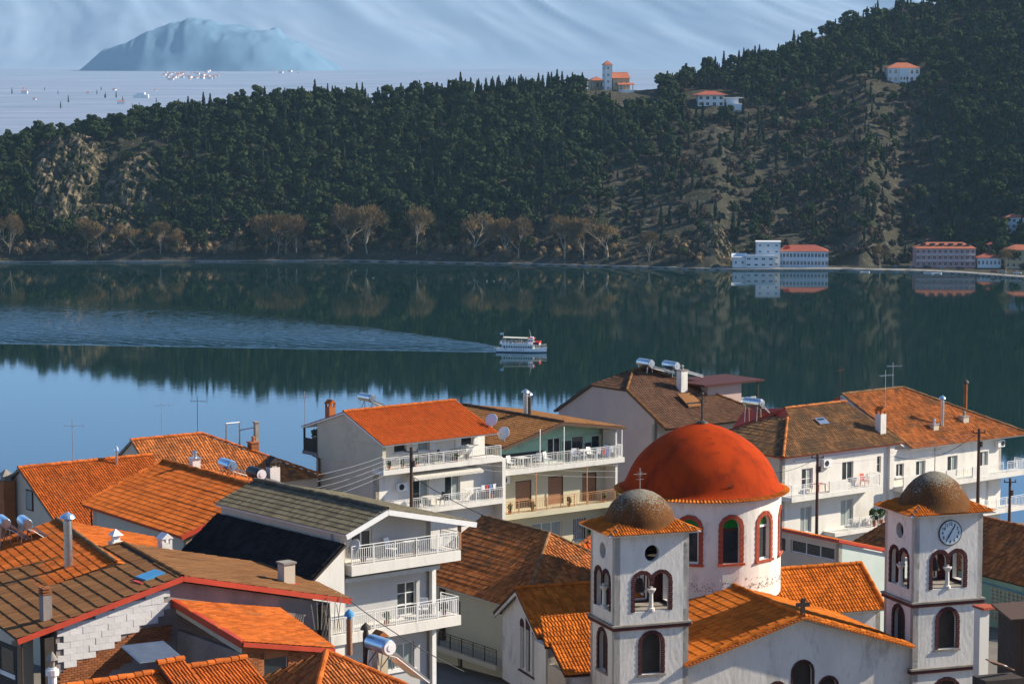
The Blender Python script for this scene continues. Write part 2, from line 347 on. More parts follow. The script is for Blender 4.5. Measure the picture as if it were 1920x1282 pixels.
def g_bare(seed,h=5,w=2.6):
    rng=np.random.default_rng(seed); n=150; a=rng.uniform(0,2*math.pi,n); e=np.arcsin(rng.uniform(.05,1,n)); r=rng.uniform(.55,1.05,n)
    D=np.stack([np.cos(a)*np.cos(e)*w,np.sin(a)*np.cos(e)*w,np.sin(e)*h],1); C=D*r[:,None]
    V,F=cards(C,rng.normal(0,1,(n,3)),.33,rng,.3,1.5)
    return joinVF([(V,F),core(np.array([0,0,h*.4]),np.array([w*.62,w*.62,h*.42]),rng,9,6)]),cone_trunk(h*.5,.14,.06)
def tree_meshes(g,name,leaf,bark='bark'):
    (V,F),(TV,TF)=g
    crown=npmesh(name+'_crown',V,F,leaf,attr=np.repeat(np.random.default_rng(len(V)).random(len(F)//4+1),4)[:len(F)])
    trunk=npmesh(name+'_trunk',TV,TF,bark)
    JV,JF=joinVF([(V,F),(TV,TF)]); tv=np.concatenate([np.random.default_rng(5).random(len(F)),np.zeros(len(TF))])
    jm=npmesh(name,JV,JF,[leaf,bark],attr=tv); mi=np.concatenate([np.zeros(len(F)),np.ones(len(TF))]).astype(np.int32); jm.polygons.foreach_set('material_index',mi)
    return crown,trunk,jm
PROTO=[]
for s in range(4): PROTO.append(('cypress_tree',)+tree_meshes(g_cypress(10+s,11+s,.075+.012*s),'cypress','cypress_leaf'))
for s in range(5): PROTO.append(('pine_tree',)+tree_meshes(g_pine(30+s,7.5+s*.8,2.7+.3*s,.62+.06*s,7+s),'pine','pine_leaf'))
for s in range(3): PROTO.append(('bare_shrub',)+tree_meshes(g_bare(50+s,3.4+s*.8,2.2+.35*s),'bare_bush','bare_twig'))
for s in range(2): PROTO.append(('green_shrub',)+tree_meshes(g_bare(60+s,2.6+s*.6,2.1),'green_bush','olive_leaf'))
for s in range(2): PROTO.append(('golden_shrub',)+tree_meshes(g_bare(70+s,4.5+s*1.5,3.0+s*.8),'golden_bush','gold_twig'))
pc=bpy.data.collections.new('forest_prototypes')
for i,(k,c,t,j) in enumerate(PROTO):
    o=bpy.data.objects.new('proto_%02d'%i,j); pc.objects.link(o)
rng=np.random.default_rng(21); N=31000
U=rng.uniform(-260,2180,N); T=rng.uniform(.0,1.25,N)**.95
ds=shore(U); dd=np.interp(U,PXS,DRI); Yt=ds+4+T*dd; Xt=(U-960)/5000*Yt*.998; Zt_=hillz(Xt,Yt)
dens=fbm(Xt*.018,Yt*.018,4); clump=fbm(Xt*.05+40,Yt*.05,3)
right=smooth(1000,1330,U+(T-.5)*-420)      # open rocky slope to the right
right=right*(1-.7*smooth(.62,.8,T+(U-1500)*.0004))*(1-.8*smooth(1740,1830,U))
cragm=((U>55)&(U<300)&(T>.22)&(T<.8)&(dens>.33))
keepp=np.where(right>.5,.30+.35*(clump>.5),.93)*dd/330*1.15
right=np.where(rng.random(N)<np.clip(right,0,1),1.0,0.0)
keepp=np.where(right<=.5,np.clip(dd/170*.5,0,.95),np.clip(.26+.46*smooth(.44,.6,clump),0,1)*np.clip(dd/330,0,1.2))
keep=(rng.random(N)<keepp)&~(cragm&(rng.random(N)<.85))
# clearings round the hill buildings
for a,b,c,d in ((1095,1235,118,195),(1288,1392,168,208),(1652,1738,118,156)):
    zz=(HC-Zt_)/Yt; pyy=641+5000*(zz*CP-SP)/(CP+zz*SP); keep&=~((U>a)&(U<b)&(pyy>c)&(pyy<d+12))
keep&=~((U>1330)&(T<.055)); keep&=~((U>1690)&(T<.09))
r=rng.random(N); kind=np.where(right>.5,np.where(r<.15,0,np.where(r<.26,4,np.where(r<.72,9,12))),np.where(r<.24,0,np.where(r<.80,4,np.where(r<.90,9,12))))
kind=np.where((right<=.5)&(U<330)&(T>.6)&(r<.8),4,kind); kind=np.where((right<=.5)&(clump>.6)&(r<.75),4,kind)
kind=np.where((U>1150)&(T>.8)&(r>.55),9,kind)
kind=np.where((T>.9)&(U>560)&(U<1110)&(r<.5),0,kind)
sub=np.where(kind==0,rng.integers(0,4,N),np.where(kind==4,rng.integers(0,5,N),np.where(kind==9,rng.integers(0,3,N),rng.integers(0,2,N))))
pid=kind+sub; gold=(T<.09)&(U<1380)&(rng.random(N)<.6); pid=np.where(gold,14+rng.integers(0,2,N),pid); kind=np.where(gold,14,kind); sc=rng.uniform(.5,1.2,N)*np.where(kind==0,np.where(right>.5,.85,.95),.92)
sc=np.where(kind==4,sc*rng.uniform(.9,1.35,N),sc); sc=np.where((kind==4)&(U<420),sc*.85,sc)
idx=np.nonzero(keep)[0]
# the ones that show largest become trees of their own
solo=[];cnt={0:0,4:0,9:0}
vis=np.where(right[idx]>.5,1.0,np.where((T[idx]>.86)&(T[idx]<1.04),.9,np.where(T[idx]<.16,.8,0)))*sc[idx]+rng.random(len(idx))*.1
for i in idx[np.argsort(-vis)]:
    k=int(kind[i])
    if k in cnt and cnt[k]<{0:300,4:260,9:130}[k] and -20<U[i]<1940: cnt[k]+=1; solo.append(i)
solos=set(solo)
def zone(i):
    u=U[i]; t=T[i]
    a='on the skyline' if t>.84 else ('near the water' if t<.2 else 'on the open slope')
    b='at the far left' if u<420 else ('left of the hill chapel' if u<1080 else ('between the chapel and the boathouse' if u<1400 else ('above the boathouse' if u<1660 else 'above the pink hotel')))
    return a+' '+b
LAB={0:('dark narrow cypress','cypress','cypresses on the hill'),4:('rounded green pine','pine','pines on the hill'),9:('leafless brown bush','bush','bare bushes on the hill')}
for i in solo:
    nm,cr,tr,jm=PROTO[pid[i]]; l,cat,grp=LAB[int(kind[i])]; z=zone(i)
    e=empty(nm,(Xt[i],Yt[i],Zt_[i]),rng.uniform(0,6.28)); e.scale=(sc[i],)*3
    tag(e,l+' standing '+z,cat,grp+' '+z); link('crown',cr,e); link('trunk',tr,e)
rest=np.array([i for i in idx if i not in solos])
pm=bpy.data.meshes.new('forest'); pm.vertices.add(len(rest)); pm.vertices.foreach_set('co',np.stack([Xt[rest],Yt[rest],Zt_[rest]],1).astype(np.float32).ravel())
for nm,ty,ar in (('pid','INT',pid[rest].astype(np.int32)),('rz','FLOAT',rng.uniform(0,6.28,len(rest)).astype(np.float32)),('sc','FLOAT',sc[rest].astype(np.float32))):
    pm.attributes.new(nm,ty,'POINT').data.foreach_set('value',ar)
forest=tag(link('forest',pm),'dense mixed wood of cypress, pine and bare scrub covering the hill','forest',kind='stuff')
ng=bpy.data.node_groups.new('forest_scatter','GeometryNodeTree'); ng.interface.new_socket('Geometry',in_out='INPUT',socket_type='NodeSocketGeometry'); ng.interface.new_socket('Geometry',in_out='OUTPUT',socket_type='NodeSocketGeometry')
gi=ng.nodes.new('NodeGroupInput'); go=ng.nodes.new('NodeGroupOutput'); iop=ng.nodes.new('GeometryNodeInstanceOnPoints'); ci=ng.nodes.new('GeometryNodeCollectionInfo'); ci.inputs['Collection'].default_value=pc
ci.inputs['Separate Children'].default_value=True; ci.inputs['Reset Children'].default_value=True; iop.inputs['Pick Instance'].default_value=True
def nattr(n,t):
    a=ng.nodes.new('GeometryNodeInputNamedAttribute'); a.data_type=t; a.inputs['Name'].default_value=n; return a.outputs['Attribute']
cx_=ng.nodes.new('ShaderNodeCombineXYZ'); ng.links.new(nattr('rz','FLOAT'),cx_.inputs[2])
ng.links.new(gi.outputs[0],iop.inputs['Points']); ng.links.new(ci.outputs[0],iop.inputs['Instance']); ng.links.new(nattr('pid','INT'),iop.inputs['Instance Index'])
ng.links.new(cx_.outputs[0],iop.inputs['Rotation']); ng.links.new(nattr('sc','FLOAT'),iop.inputs['Scale']); ng.links.new(iop.outputs[0],go.inputs[0])
md=forest.modifiers.new('scatter','NODES'); md.node_group=ng
print('trees solo',len(solo),'rest',len(rest))
# ---------------------------------------------------------------- bare plane trees along the far shore
def branch(V,F,p,d,l,r,lev,rng,tips):
    q=p+d*l; n=5
    u=np.cross(d,[.3,.2,1.]); u/=np.linalg.norm(u); w=np.cross(d,u); b=len(V)
    for c,rr in ((p,r),(q,r*.66)):
        for i in range(n):
            a=2*math.pi*i/n; V.append(c+(u*math.cos(a)+w*math.sin(a))*rr)
    for i in range(n): F.append((b+i,b+(i+1)%n,b+n+(i+1)%n,b+n+i))
    if lev==0: tips.append(q); return
    for k in range(3 if lev>1 else 4):
        nd=d+rng.normal(0,.42,3)+np.array([0,0,.18]); nd/=np.linalg.norm(nd)
        branch(V,F,q,nd,l*rng.uniform(.6,.82),r*.6,lev-1,rng,tips)
        if lev>=3 and k==0: tips.append(q)
def plane_tree(seed,h=25,spread=1.0):
    rng=np.random.default_rng(seed); V=[];F=[];tips=[]
    p=np.array([0.,0,-1]); n0=rng.integers(1,3)
    d=np.array([rng.normal(0,.06),rng.normal(0,.06),1.]); d/=np.linalg.norm(d)
    branch(V,F,p,d,h*.30,h*.018,4,rng,tips)
    V=np.array(V); V[:,:2]*=spread; tips=np.array(tips); tips[:,:2]*=spread
    C=np.repeat(tips,26,0)+rng.normal(0,h*.042,(len(tips)*26,3)); n=len(C)
    ctr=np.array([0,0,h*.5]); D=C-ctr; D/=np.linalg.norm(D,axis=1)[:,None]; D=D+np.array([0,0,.5])+rng.normal(0,.35,D.shape); D/=np.linalg.norm(D,axis=1)[:,None]
    L=h*.045*rng.uniform(.6,1.4,(n,1)); a=np.cross(D,rng.normal(0,1,(n,3))); a/=np.linalg.norm(a,axis=1)[:,None]; wd=.10
    TV=np.stack([C-a*wd,C+a*wd,C+D*L+a*wd*.4,C+D*L-a*wd*.4],1).reshape(-1,3)
    return npmesh('plane_trunk',V,np.array(F),'plane_bark'),npmesh('plane_crown',TV,np.arange(4*n).reshape(-1,4),'plane_twig',attr=rng.random(n)),V[:,2].max()
PT=[plane_tree(100+s,24,[.95,1.1,.8,1.25,1.0][s]) for s in range(5)]
PL=[(18,478,82,'at the far left edge'),(165,488,72,'below the tall crag'),(190,486,66,'leaning over the water below the crag'),(258,487,64,'beside the water left of the headland path'),(300,487,66,'second of three by the headland path'),(335,486,54,'third of three by the headland path'),
(497,484,78,'first of the pale-trunked row'),(520,484,80,'second of the pale-trunked row'),(538,484,76,'third of the pale-trunked row'),(556,484,74,'last of the pale-trunked row'),(652,487,96,'tall one at the start of the quay'),(690,487,94,'tall one beside the quay lamp'),(782,489,92,'wide one alone on the quay'),(886,493,84,'tall narrow one on the quay'),(948,494,76,'left of a close pair on the quay'),(972,494,80,'right of a close pair on the quay'),(1058,496,82,'wide one right of the pair on the quay'),(1095,496,80,'slim one before the widest crown'),(1140,496,84,'with the widest crown on the quay'),(1216,499,58,'small narrow one by the quay bend'),(1650,503,44,'low one between boathouse and hotel'),(1885,512,46,'by the cars at the far right')]
for i,(px,py,hh,lab) in enumerate(PL):
    D=float(shore(px))+5; q=at(px,py,D); q.z=1.0; tr,cr,h0=PT[i%5]; e=empty('plane_tree',q,i*1.7); s=hh/5000*D/h0; e.scale=(s,s,s)
    tag(e,'bare brown plane tree, '+lab,'tree','bare plane trees along the far shore'); link('trunk',tr,e); link('crown',cr,e)
# quay edge along the far shore
pts=np.linspace(-300,2300,160); d0=shore(pts); X0=(pts-960)/5000*d0*.998
def ribbon(d,z): 
    dd=d0+d; return [Vector(((p-960)/5000*q*.998,q,z)) for p,q in zip(pts,dd)]
A,B,Cc,Dd=ribbon(-1.2,-.6),ribbon(-1.2,.95),ribbon(-.5,.95),ribbon(5.5,1.3)
mb=MB()
for a,b in ((A,B),(B,Cc),(Cc,Dd)):
    for k in range(len(a)-1): mb.quad(a[k],a[k+1],b[k+1],b[k])
tag(mb.build('quay_pavement','stone_edge'),'pale stone quay along the far shore','pavement',kind='structure')
# haze: the air itself
hm=bpy.data.materials.new('haze'); hm.use_nodes=True; t=hm.node_tree; t.nodes.clear(); out=t.nodes.new('ShaderNodeOutputMaterial'); pv=t.nodes.new('ShaderNodeVolumePrincipled')
pv.inputs['Color'].default_value=(.48,.78,1,1); pv.inputs['Density'].default_value=2.6e-5; pv.inputs['Anisotropy'].default_value=.1; t.links.new(pv.outputs[0],out.inputs['Volume']); MATS['haze']=hm
mb=MB(); mb.box(-14000,14000,-400,24000,-20,1260); tag(mb.build('haze','haze'),'thin blue haze over lake, hill and mountains','haze',kind='stuff')
# ---------------------------------------------------------------- building kit
mat('white_wall',(.70,.66,.58),(.62,.585,.52),scale=.8,rough=.9,bump=.15,bscale=14,dirt=(.40,.37,.30),dscale=1.0,dlo=.53,dhi=.8,stretch=(1,1,.3))
mat('church_white',(.74,.69,.60),(.62,.58,.52),scale=.9,rough=.9,bump=.35,bscale=5,dirt=(.34,.32,.27),dscale=1.2,dlo=.53,dhi=.76,stretch=(1,1,.4))
mat('beige_wall',(.58,.48,.36),(.51,.42,.32),scale=.7,rough=.95,bump=.15,bscale=10,dirt=(.30,.25,.20),dscale=.5,dlo=.6,dhi=.85)
mat('stone_wall',(.54,.48,.35),(.47,.42,.31),scale=.5,rough=.95,dirt=(.38,.34,.26),dscale=.4)
mat('cream_wall',(.56,.50,.33),(.50,.45,.31),scale=.6,rough=.95,dirt=(.34,.30,.2),dscale=.5,dlo=.58,dhi=.85)
mat('grey_wall',(.45,.44,.42),(.39,.38,.37),scale=.7,rough=.9,dirt=(.27,.27,.28),dscale=.5,dlo=.6,dhi=.85)
mat('mauve_wall',(.47,.345,.29),(.42,.31,.265),scale=.5,rough=.95,dirt=(.26,.2,.19),dscale=.4,dlo=.6,dhi=.85)
mat('green_wall',(.30,.46,.33),(.25,.40,.29),scale=.6,rough=.95,dirt=(.2,.28,.2),dscale=.5)
mat('pale_green_wall',(.56,.62,.54),(.50,.56,.50),scale=.6,rough=.95,dirt=(.36,.38,.33),dscale=.7,dlo=.58,dhi=.85)
mat('cement',(.30,.255,.225),(.20,.165,.145),scale=.9,rough=1,bump=.3,bscale=6,dirt=(.15,.12,.12),dscale=.6)
mat('block_white',(.66,.63,.60),(.58,.55,.52),scale=1.5,rough=.95,bump=.25,bscale=9,tile=.08)
mat('tile_orange',(.54,.138,.026),(.42,.10,.02),scale=.9,rough=.95,tile=.3,dirt=(.25,.10,.04),dscale=.5,dlo=.55,dhi=.75,spec=.08)
mat('tile_red',(.54,.11,.02),(.45,.085,.017),scale=.9,rough=.95,tile=.2,spec=.08)
mat('tile_old',(.54,.175,.045),(.36,.12,.04),scale=.8,rough=.95,tile=.45,dirt=(.12,.085,.045),dscale=.9,dlo=.5,dhi=.7,spec=.08)
mat('tile_moss',(.32,.155,.065),(.20,.11,.05),scale=.9,rough=.95,tile=.45,dirt=(.12,.078,.045),dscale=.8,dlo=.45,dhi=.62,spec=.08)
mat('tile_brown',(.235,.11,.042),(.185,.085,.034),scale=.6,rough=.95,tile=.22,spec=.08)
mat('tile_dark',(.16,.085,.05),(.12,.065,.04),scale=.7,rough=.95,tile=.3,spec=.08)
mat('tile_shade',(.035,.03,.027),(.025,.022,.02),scale=.7,tile=.3,rough=.95,spec=.05)  # near-black tiles carry the shadow lying on the annex roof
mat('tile_grey',(.15,.13,.085),(.11,.095,.065),scale=.7,rough=.95,tile=.3,spec=.08)
mat('tile_church',(.58,.165,.02),(.44,.115,.018),scale=1.0,rough=.95,tile=.35,dirt=(.28,.12,.045),dscale=.9,dlo=.6,dhi=.8,spec=.08)
mat('red_paint',(.52,.055,.018),(.40,.04,.015),scale=1.2,rough=.55,spec=.4)
mat('white_paint',(.72,.70,.66),(.66,.64,.61),scale=3,rough=.5,spec=.4)
mat('rail_white',(.70,.69,.66),None,rough=.4,spec=.5)
mat('rail_orange',(.45,.22,.09),None,rough=.5)
mat('iron',(.05,.045,.04),(.09,.06,.04),scale=4,rough=.6,metal=.3)
mat('brown_wood',(.11,.06,.035),(.07,.04,.025),scale=2,rough=.8,stretch=(3,3,.4))
mat('shutter_wood',(.33,.16,.08),(.27,.13,.065),scale=2,rough=.7,stretch=(.4,.4,8))
mat('dark_wood',(.035,.028,.022),(.06,.045,.035),scale=2,rough=.85)
mat('glass',(.012,.018,.022),(.03,.04,.045),scale=.9,rough=.08,spec=.7)
mat('glass_curtain',(.30,.33,.30),(.20,.24,.22),scale=1.2,rough=.25,spec=.6,stretch=(6,6,.3))
mat('brick',(.36,.13,.045),(.26,.09,.035),scale=2,rough=.95,tile=.3)
mat('brick_red',(.42,.085,.035),(.32,.06,.03),scale=3,rough=.9,tile=.25)
mat('brick_dark',(.085,.022,.02),(.06,.018,.016),scale=3,rough=.9,tile=.25)
mat('steel',(.62,.63,.64),(.5,.51,.52),scale=3,rough=.28,metal=.9)
mat('tank_blue',(.30,.46,.62),(.36,.52,.66),scale=2,rough=.25,metal=.6)
mat('blue_metal',(.05,.22,.42),(.07,.28,.48),scale=2,rough=.4)
mat('collector',(.02,.022,.026),(.04,.04,.045),scale=1,rough=.2,spec=.6)
mat('plastic_white',(.72,.71,.68),None,rough=.5)
mat('plastic_dark',(.02,.02,.022),None,rough=.5)
mat('fabric_cream',(.55,.52,.44),(.48,.45,.38),scale=4,rough=.95)
mat('leaf_pot',(.04,.08,.025),(.07,.12,.035),scale=3,rough=.9,tile=.3)
mat('terracotta',(.36,.13,.06),None,rough=.9)
mat('cable',(.03,.03,.03),None,rough=.6)
mat('cable_pale',(.5,.5,.5),None,rough=.6)
mat('render_dome',(.37,.042,.007),(.30,.034,.006),scale=.8,rough=.9,spec=.03,bump=.12,bscale=3,dirt=(.14,.02,.009),dscale=.8,dlo=.48,dhi=.75,stretch=(1,1,.3))
def M_lead():
    m=mat('lead_dome',(.16,.062,.016),(.075,.036,.015),scale=1.1,rough=.9,spec=.1,bump=.5,bscale=14); nt=m.node_tree; p=nt.nodes['Principled BSDF']; src=p.inputs['Base Color'].links[0].from_socket
    tc=node(nt,'ShaderNodeTexCoord'); n=node(nt,'ShaderNodeTexNoise',i_Scale=11.0,i_Detail=3,i_Roughness=.7); lk(nt,tc.outputs['Object'],n.inputs['Vector']); n2=node(nt,'ShaderNodeTexNoise',i_Scale=1.3,i_Detail=4); lk(nt,tc.outputs['Object'],n2.inputs['Vector'])
    sx=node(nt,'ShaderNodeSeparateXYZ'); lk(nt,tc.outputs['Generated'],sx.inputs[0]); r=node(nt,'ShaderNodeMapRange'); r.inputs[1].default_value=.1; r.inputs[2].default_value=.95; r.inputs[3].default_value=-.20; r.inputs[4].default_value=.10; lk(nt,sx.outputs[2],r.inputs[0])
    a=node(nt,'ShaderNodeMath',operation='ADD'); lk(nt,n.outputs['Fac'],a.inputs[0]); lk(nt,r.outputs[0],a.inputs[1]); b=node(nt,'ShaderNodeMath',operation='MULTIPLY_ADD'); b.inputs[1].default_value=.35; lk(nt,n2.outputs['Fac'],b.inputs[0]); lk(nt,a.outputs[0],b.inputs[2])
    q=node(nt,'ShaderNodeMapRange'); q.inputs[1].default_value=.66; q.inputs[2].default_value=.76; lk(nt,b.outputs[0],q.inputs[0]); mx=node(nt,'ShaderNodeMix',data_type='RGBA'); mx.inputs[7].default_value=(.22,.20,.15,1); lk(nt,q.outputs[0],mx.inputs[0]); lk(nt,src,mx.inputs[6]); lk(nt,mx.outputs[2],p.inputs['Base Color'])
M_lead()
mat('stone_trim',(.32,.29,.24),(.20,.17,.14),scale=2,rough=.95)
mat('trim_shade_maroon',(.11,.03,.025),(.07,.022,.02),scale=2,rough=.9)  # real trim; also painted inside the belfry in place of shade
mat('window_green',(.0,.16,.02),None,rough=.15,spec=.6)
mat('corrugated',(.45,.46,.46),(.36,.37,.37),scale=2,rough=.6)
class Fr:
    """local frame of a house: x along its front (receding right), y to the back, z from the reference point"""
    def __init__(s,name,px,py,D,th,label,cat='house',group=None,base=None):
        s.o=at(px,py,D); s.th=R(th); s.ax=Vector((math.cos(s.th),math.sin(s.th),0)); s.ay=Vector((-math.sin(s.th),math.cos(s.th),0))
        s.base=townz(s.o.y)-.6 if base is None else base; s.dz=s.o.z-s.base
        s.e=empty(name,(s.o.x,s.o.y,s.base),s.th); tag(s.e,label,cat,group); s.zb=-s.dz
    def hit(s,px,py,pt,n):
        d=ray(px,py); c=Vector((0,0,HC)); q=c+d*((pt-c).dot(n)/d.dot(n))-s.o; return Vector((q.dot(s.ax),q.dot(s.ay),q.z))
    def f(s,px,py,y=0): return s.hit(px,py,s.o+s.ay*y,s.ay)
    def s(s_,px,py,x=0): return s_.hit(px,py,s_.o+s_.ax*x,s_.ax)
    def z(s,px,py,z): return s.hit(px,py,s.o+Vector((0,0,z)),Vector((0,0,1)))
    def w(s,x,y,z): return s.o+s.ax*x+s.ay*y+Vector((0,0,z))
    def part(s,mb,name,m,parent=None,smooth=False): return mb.build(name,m,parent or s.e,smooth,dz=s.dz)
class Wall:
    """wall from p0 to p1 (outside on the right of that direction) with real openings"""
    def __init__(s,H,p0,p1,z0,z1,m,ops=(),t=.3,name='wall',gable=None,parent=None,cuts=(),inner=None):
        s.H=H; s.p0=Vector((p0[0],p0[1],0)); d=Vector((p1[0]-p0[0],p1[1]-p0[1],0)); s.L=d.length; s.d=d.normalized(); s.n=Vector((s.d.y,-s.d.x,0)); s.t=t
        s.setup(); s.inner=inner
        mb=MB(); A=sorted({0,s.L}|{a for o in ops for a in o[:2]}|set(cuts)); Z=sorted({z0,z1}|{z for o in ops for z in o[2:4]})
        isop=lambda i,j: any(o[0]-1e-6<=A[i] and A[i+1]<=o[1]+1e-6 and o[2]-1e-6<=Z[j] and Z[j+1]<=o[3]+1e-6 for o in ops)
        na,nz=len(A)-1,len(Z)-1; g=[[isop(i,j) for j in range(nz)] for i in range(na)]
        q=lambda a,z,dd: s.pt(a,z,dd)
        for i in range(na):
            for j in range(nz):
                if g[i][j]: continue
                a0,a1,b0,b1=A[i],A[i+1],Z[j],Z[j+1]
                mb.quad(q(a0,b0,0),q(a1,b0,0),q(a1,b1,0),q(a0,b1,0)); mb.cm=1 if inner else 0; mb.quad(q(a1,b0,t),q(a0,b0,t),q(a0,b1,t),q(a1,b1,t)); mb.cm=0
                if i==0 or g[i-1][j]: mb.quad(q(a0,b0,t),q(a0,b0,0),q(a0,b1,0),q(a0,b1,t))
                if i==na-1 or g[i+1][j]: mb.quad(q(a1,b0,0),q(a1,b0,t),q(a1,b1,t),q(a1,b1,0))
                if j==0 or g[i][j-1]: mb.quad(q(a0,b0,t),q(a1,b0,t),q(a1,b0,0),q(a0,b0,0))
                if j==nz-1 or g[i][j+1]: mb.quad(q(a0,b1,0),q(a1,b1,0),q(a1,b1,t),q(a0,b1,t))
        for o in ops:
            if len(o)>4 and o[4]: s.ring(mb,o)
        if gable: # list of (a,z) above z1, closing polygon
            pl=[(0,z1)]+[(s.L,z1)]+list(gable)
            mb.prism([q(a,z,0) for a,z in pl],s.n*-t)
        s.o=H.part(mb,name,[m,inner] if inner else m,parent)
    def setup(s): pass
    def pt(s,a,z,d=0): v=s.p0+s.d*a-s.n*d; return Vector((v.x,v.y,z))
    @staticmethod
    def shape(o,shr=0,n=20):
        a0,a1,z0,z1,k=o[:5]; a0+=shr; a1-=shr; z0+=shr; z1-=shr; c=(a0+a1)/2; r=(a1-a0)/2
        if k=='round': return [(c+r*math.cos(2*math.pi*i/n),(z0+z1)/2+(z1-z0)/2*math.sin(2*math.pi*i/n)) for i in range(n)]
        sp=z1-r; return [(a0,z0),(a1,z0)]+[(c+r*math.cos(math.pi*i/n),sp+r*math.sin(math.pi*i/n)) for i in range(n+1)]
    def ring(s,mb,o):
        a0,a1,z0,z1,k=o[:5]; P=s.shape(o); t=s.t; c=((a0+a1)/2,(z0+z1)/2)
        if k=='arch': 
            r=(a1-a0)/2; P=P[2:]; c=((a0+a1)/2,z1-r); closed=False
        else: closed=True
        def rect(p):
            dx,dz=p[0]-c[0],p[1]-c[1]; k=1e9
            if dx>1e-9:k=min(k,(a1-c[0])/dx)
            if dx<-1e-9:k=min(k,(a0-c[0])/dx)
            if dz>1e-9:k=min(k,(z1-c[1])/dz)
            if dz<-1e-9:k=min(k,(z0-c[1])/dz)
            return (c[0]+dx*k,c[1]+dz*k)
        n=len(P); rng=range(n if closed else n-1)
        for i in rng:
            p,q=P[i],P[(i+1)%n]; rp,rq=rect(p),rect(q); ring=[p,rp]
            if abs(rp[0]-rq[0])>1e-6 and abs(rp[1]-rq[1])>1e-6: ring.append((rp[0] if abs(abs(rp[0]-c[0])-(a1-a0)/2)<1e-5 else rq[0], rp[1] if abs(rp[1]-z1)<1e-5 or abs(rp[1]-z0)<1e-5 else rq[1]))
            ring+= [rq,q]
            mb.poly([s.pt(a,z,0) for a,z in ring]); mb.cm=1 if s.inner else 0; mb.poly([s.pt(a,z,t) for a,z in ring[::-1]]); mb.cm=0
            mb.quad(s.pt(*p,0),s.pt(*q,0),s.pt(*q,t),s.pt(*p,t))
    def pris(s,mb,P,d0,d1):
        n=len(P); mb.add([s.pt(a,z,d0) for a,z in P]+[s.pt(a,z,d1) for a,z in P],[tuple(range(n)),tuple(range(n,2*n))[::-1]]+[(i,n+i,n+(i+1)%n,(i+1)%n) for i in range(n)])
    def bx(s,mb,a0,a1,z0,z1,d0,d1):
        """box in wall coordinates, d measured inwards"""
        P=[s.pt(a,z,d) for d in (d0,d1) for z in (z0,z1) for a in (a0,a1)]
        mb.add(P,[(0,1,3,2),(5,4,6,7),(0,4,5,1),(2,3,7,6),(0,2,6,4),(1,5,7,3)]); return mb
    def window(s,o,frame='white_paint',pane='glass',mull=1,name='window',fw=.07,deep=.12,sill=None,shut=None,trans=0,parent=None):
        a0,a1,z0,z1=o[:4]; mb=MB(); e=.003
        s.bx(mb,a0+e,a0+fw,z0+e,z1-e,deep,deep+.06); s.bx(mb,a1-fw,a1-e,z0+e,z1-e,deep,deep+.06); s.bx(mb,a0+fw,a1-fw,z0+e,z0+fw,deep,deep+.06); s.bx(mb,a0+fw,a1-fw,z1-fw,z1-e,deep,deep+.06)
        w=(a1-a0-2*fw)
        for i in range(mull): c=a0+fw+w*(i+1)/(mull+1); s.bx(mb,c-fw*.5,c+fw*.5,z0+fw,z1-fw,deep-.01,deep+.055)
        for i in range(trans): c=z0+(z1-z0)*(i+1)/(trans+1); s.bx(mb,a0+fw,a1-fw,c-.025,c+.025,deep+.004,deep+.05)
        W=s.H.part(mb,name,frame,parent)
        for i in range(mull+1):
            mb=MB(); b0=a0+fw+w*i/(mull+1)+(fw*.5 if i else 0); b1=a0+fw+w*(i+1)/(mull+1)-(fw*.5 if i<mull else 0); s.bx(mb,b0,b1,z0+fw,z1-fw,deep+.02,deep+.035)
            s.H.part(mb,'pane',pane if isinstance(pane,str) else pane[i%len(pane)],W)
        if sill: mb=MB(); s.bx(mb,a0-.08,a1+.08,z0-.09,z0-.003,-.10,s.t*.6); s.H.part(mb,'sill',sill,W)
        if shut:
            for b0,b1 in ((a0-(a1-a0)*.52,a0-.02),(a1+.02,a1+(a1-a0)*.52)):
                mb=MB(); s.bx(mb,b0,b1,z0,z1,-.06,-.015)
                for k in range(5): zz=z0+(z1-z0)*(k+.5)/5; s.bx(mb,b0+.06,b1-.06,zz-.05,zz+.05,-.075,-.06)
                s.H.part(mb,'shutter',shut,W)
        return W
    def back(s,o,m='plastic_dark',deep=.34,shape=True):
        """dark sheet standing for the shade inside an arched or round opening"""
        mb=MB(); P=s.shape(o) if len(o)>4 and o[4] else [(o[0],o[2]),(o[1],o[2]),(o[1],o[3]),(o[0],o[3])]
        s.pris(mb,P,deep,deep+.02); return s.H.part(mb,'pane',m)  # no glass here: near-black colour stands for the recess's darkness
    def archtrim(s,o,w,m,proud=.05,name='arch_trim',seg=None,shr=0,parent=None,skip=None,zs=0):
        """brick surround following the outline of an arched opening; separate bricks"""
        P=s.shape(o,0,18); P=P[1:]+[P[0]]     # right jamb bottom .. arch .. left jamb bottom
        c=((o[0]+o[1])/2,o[3]-(o[1]-o[0])/2); mb=MB(); pts=[]
        jl=max(2,int((o[3]-(o[1]-o[0])/2-o[2])/.10)); r=(o[1]-o[0])/2; sp=o[3]-r
        for i in range(jl+1): pts.append((o[1],o[2]+(sp-o[2])*i/jl,1,0))
        na=max(8,int(math.pi*r/.095))
        for i in range(1,na+1): t=math.pi*i/na; pts.append((c[0]+r*math.cos(t),sp+r*math.sin(t),math.cos(t),math.sin(t)))
        for i in range(1,jl+1): pts.append((o[0],sp-(sp-o[2])*i/jl,-1,0))
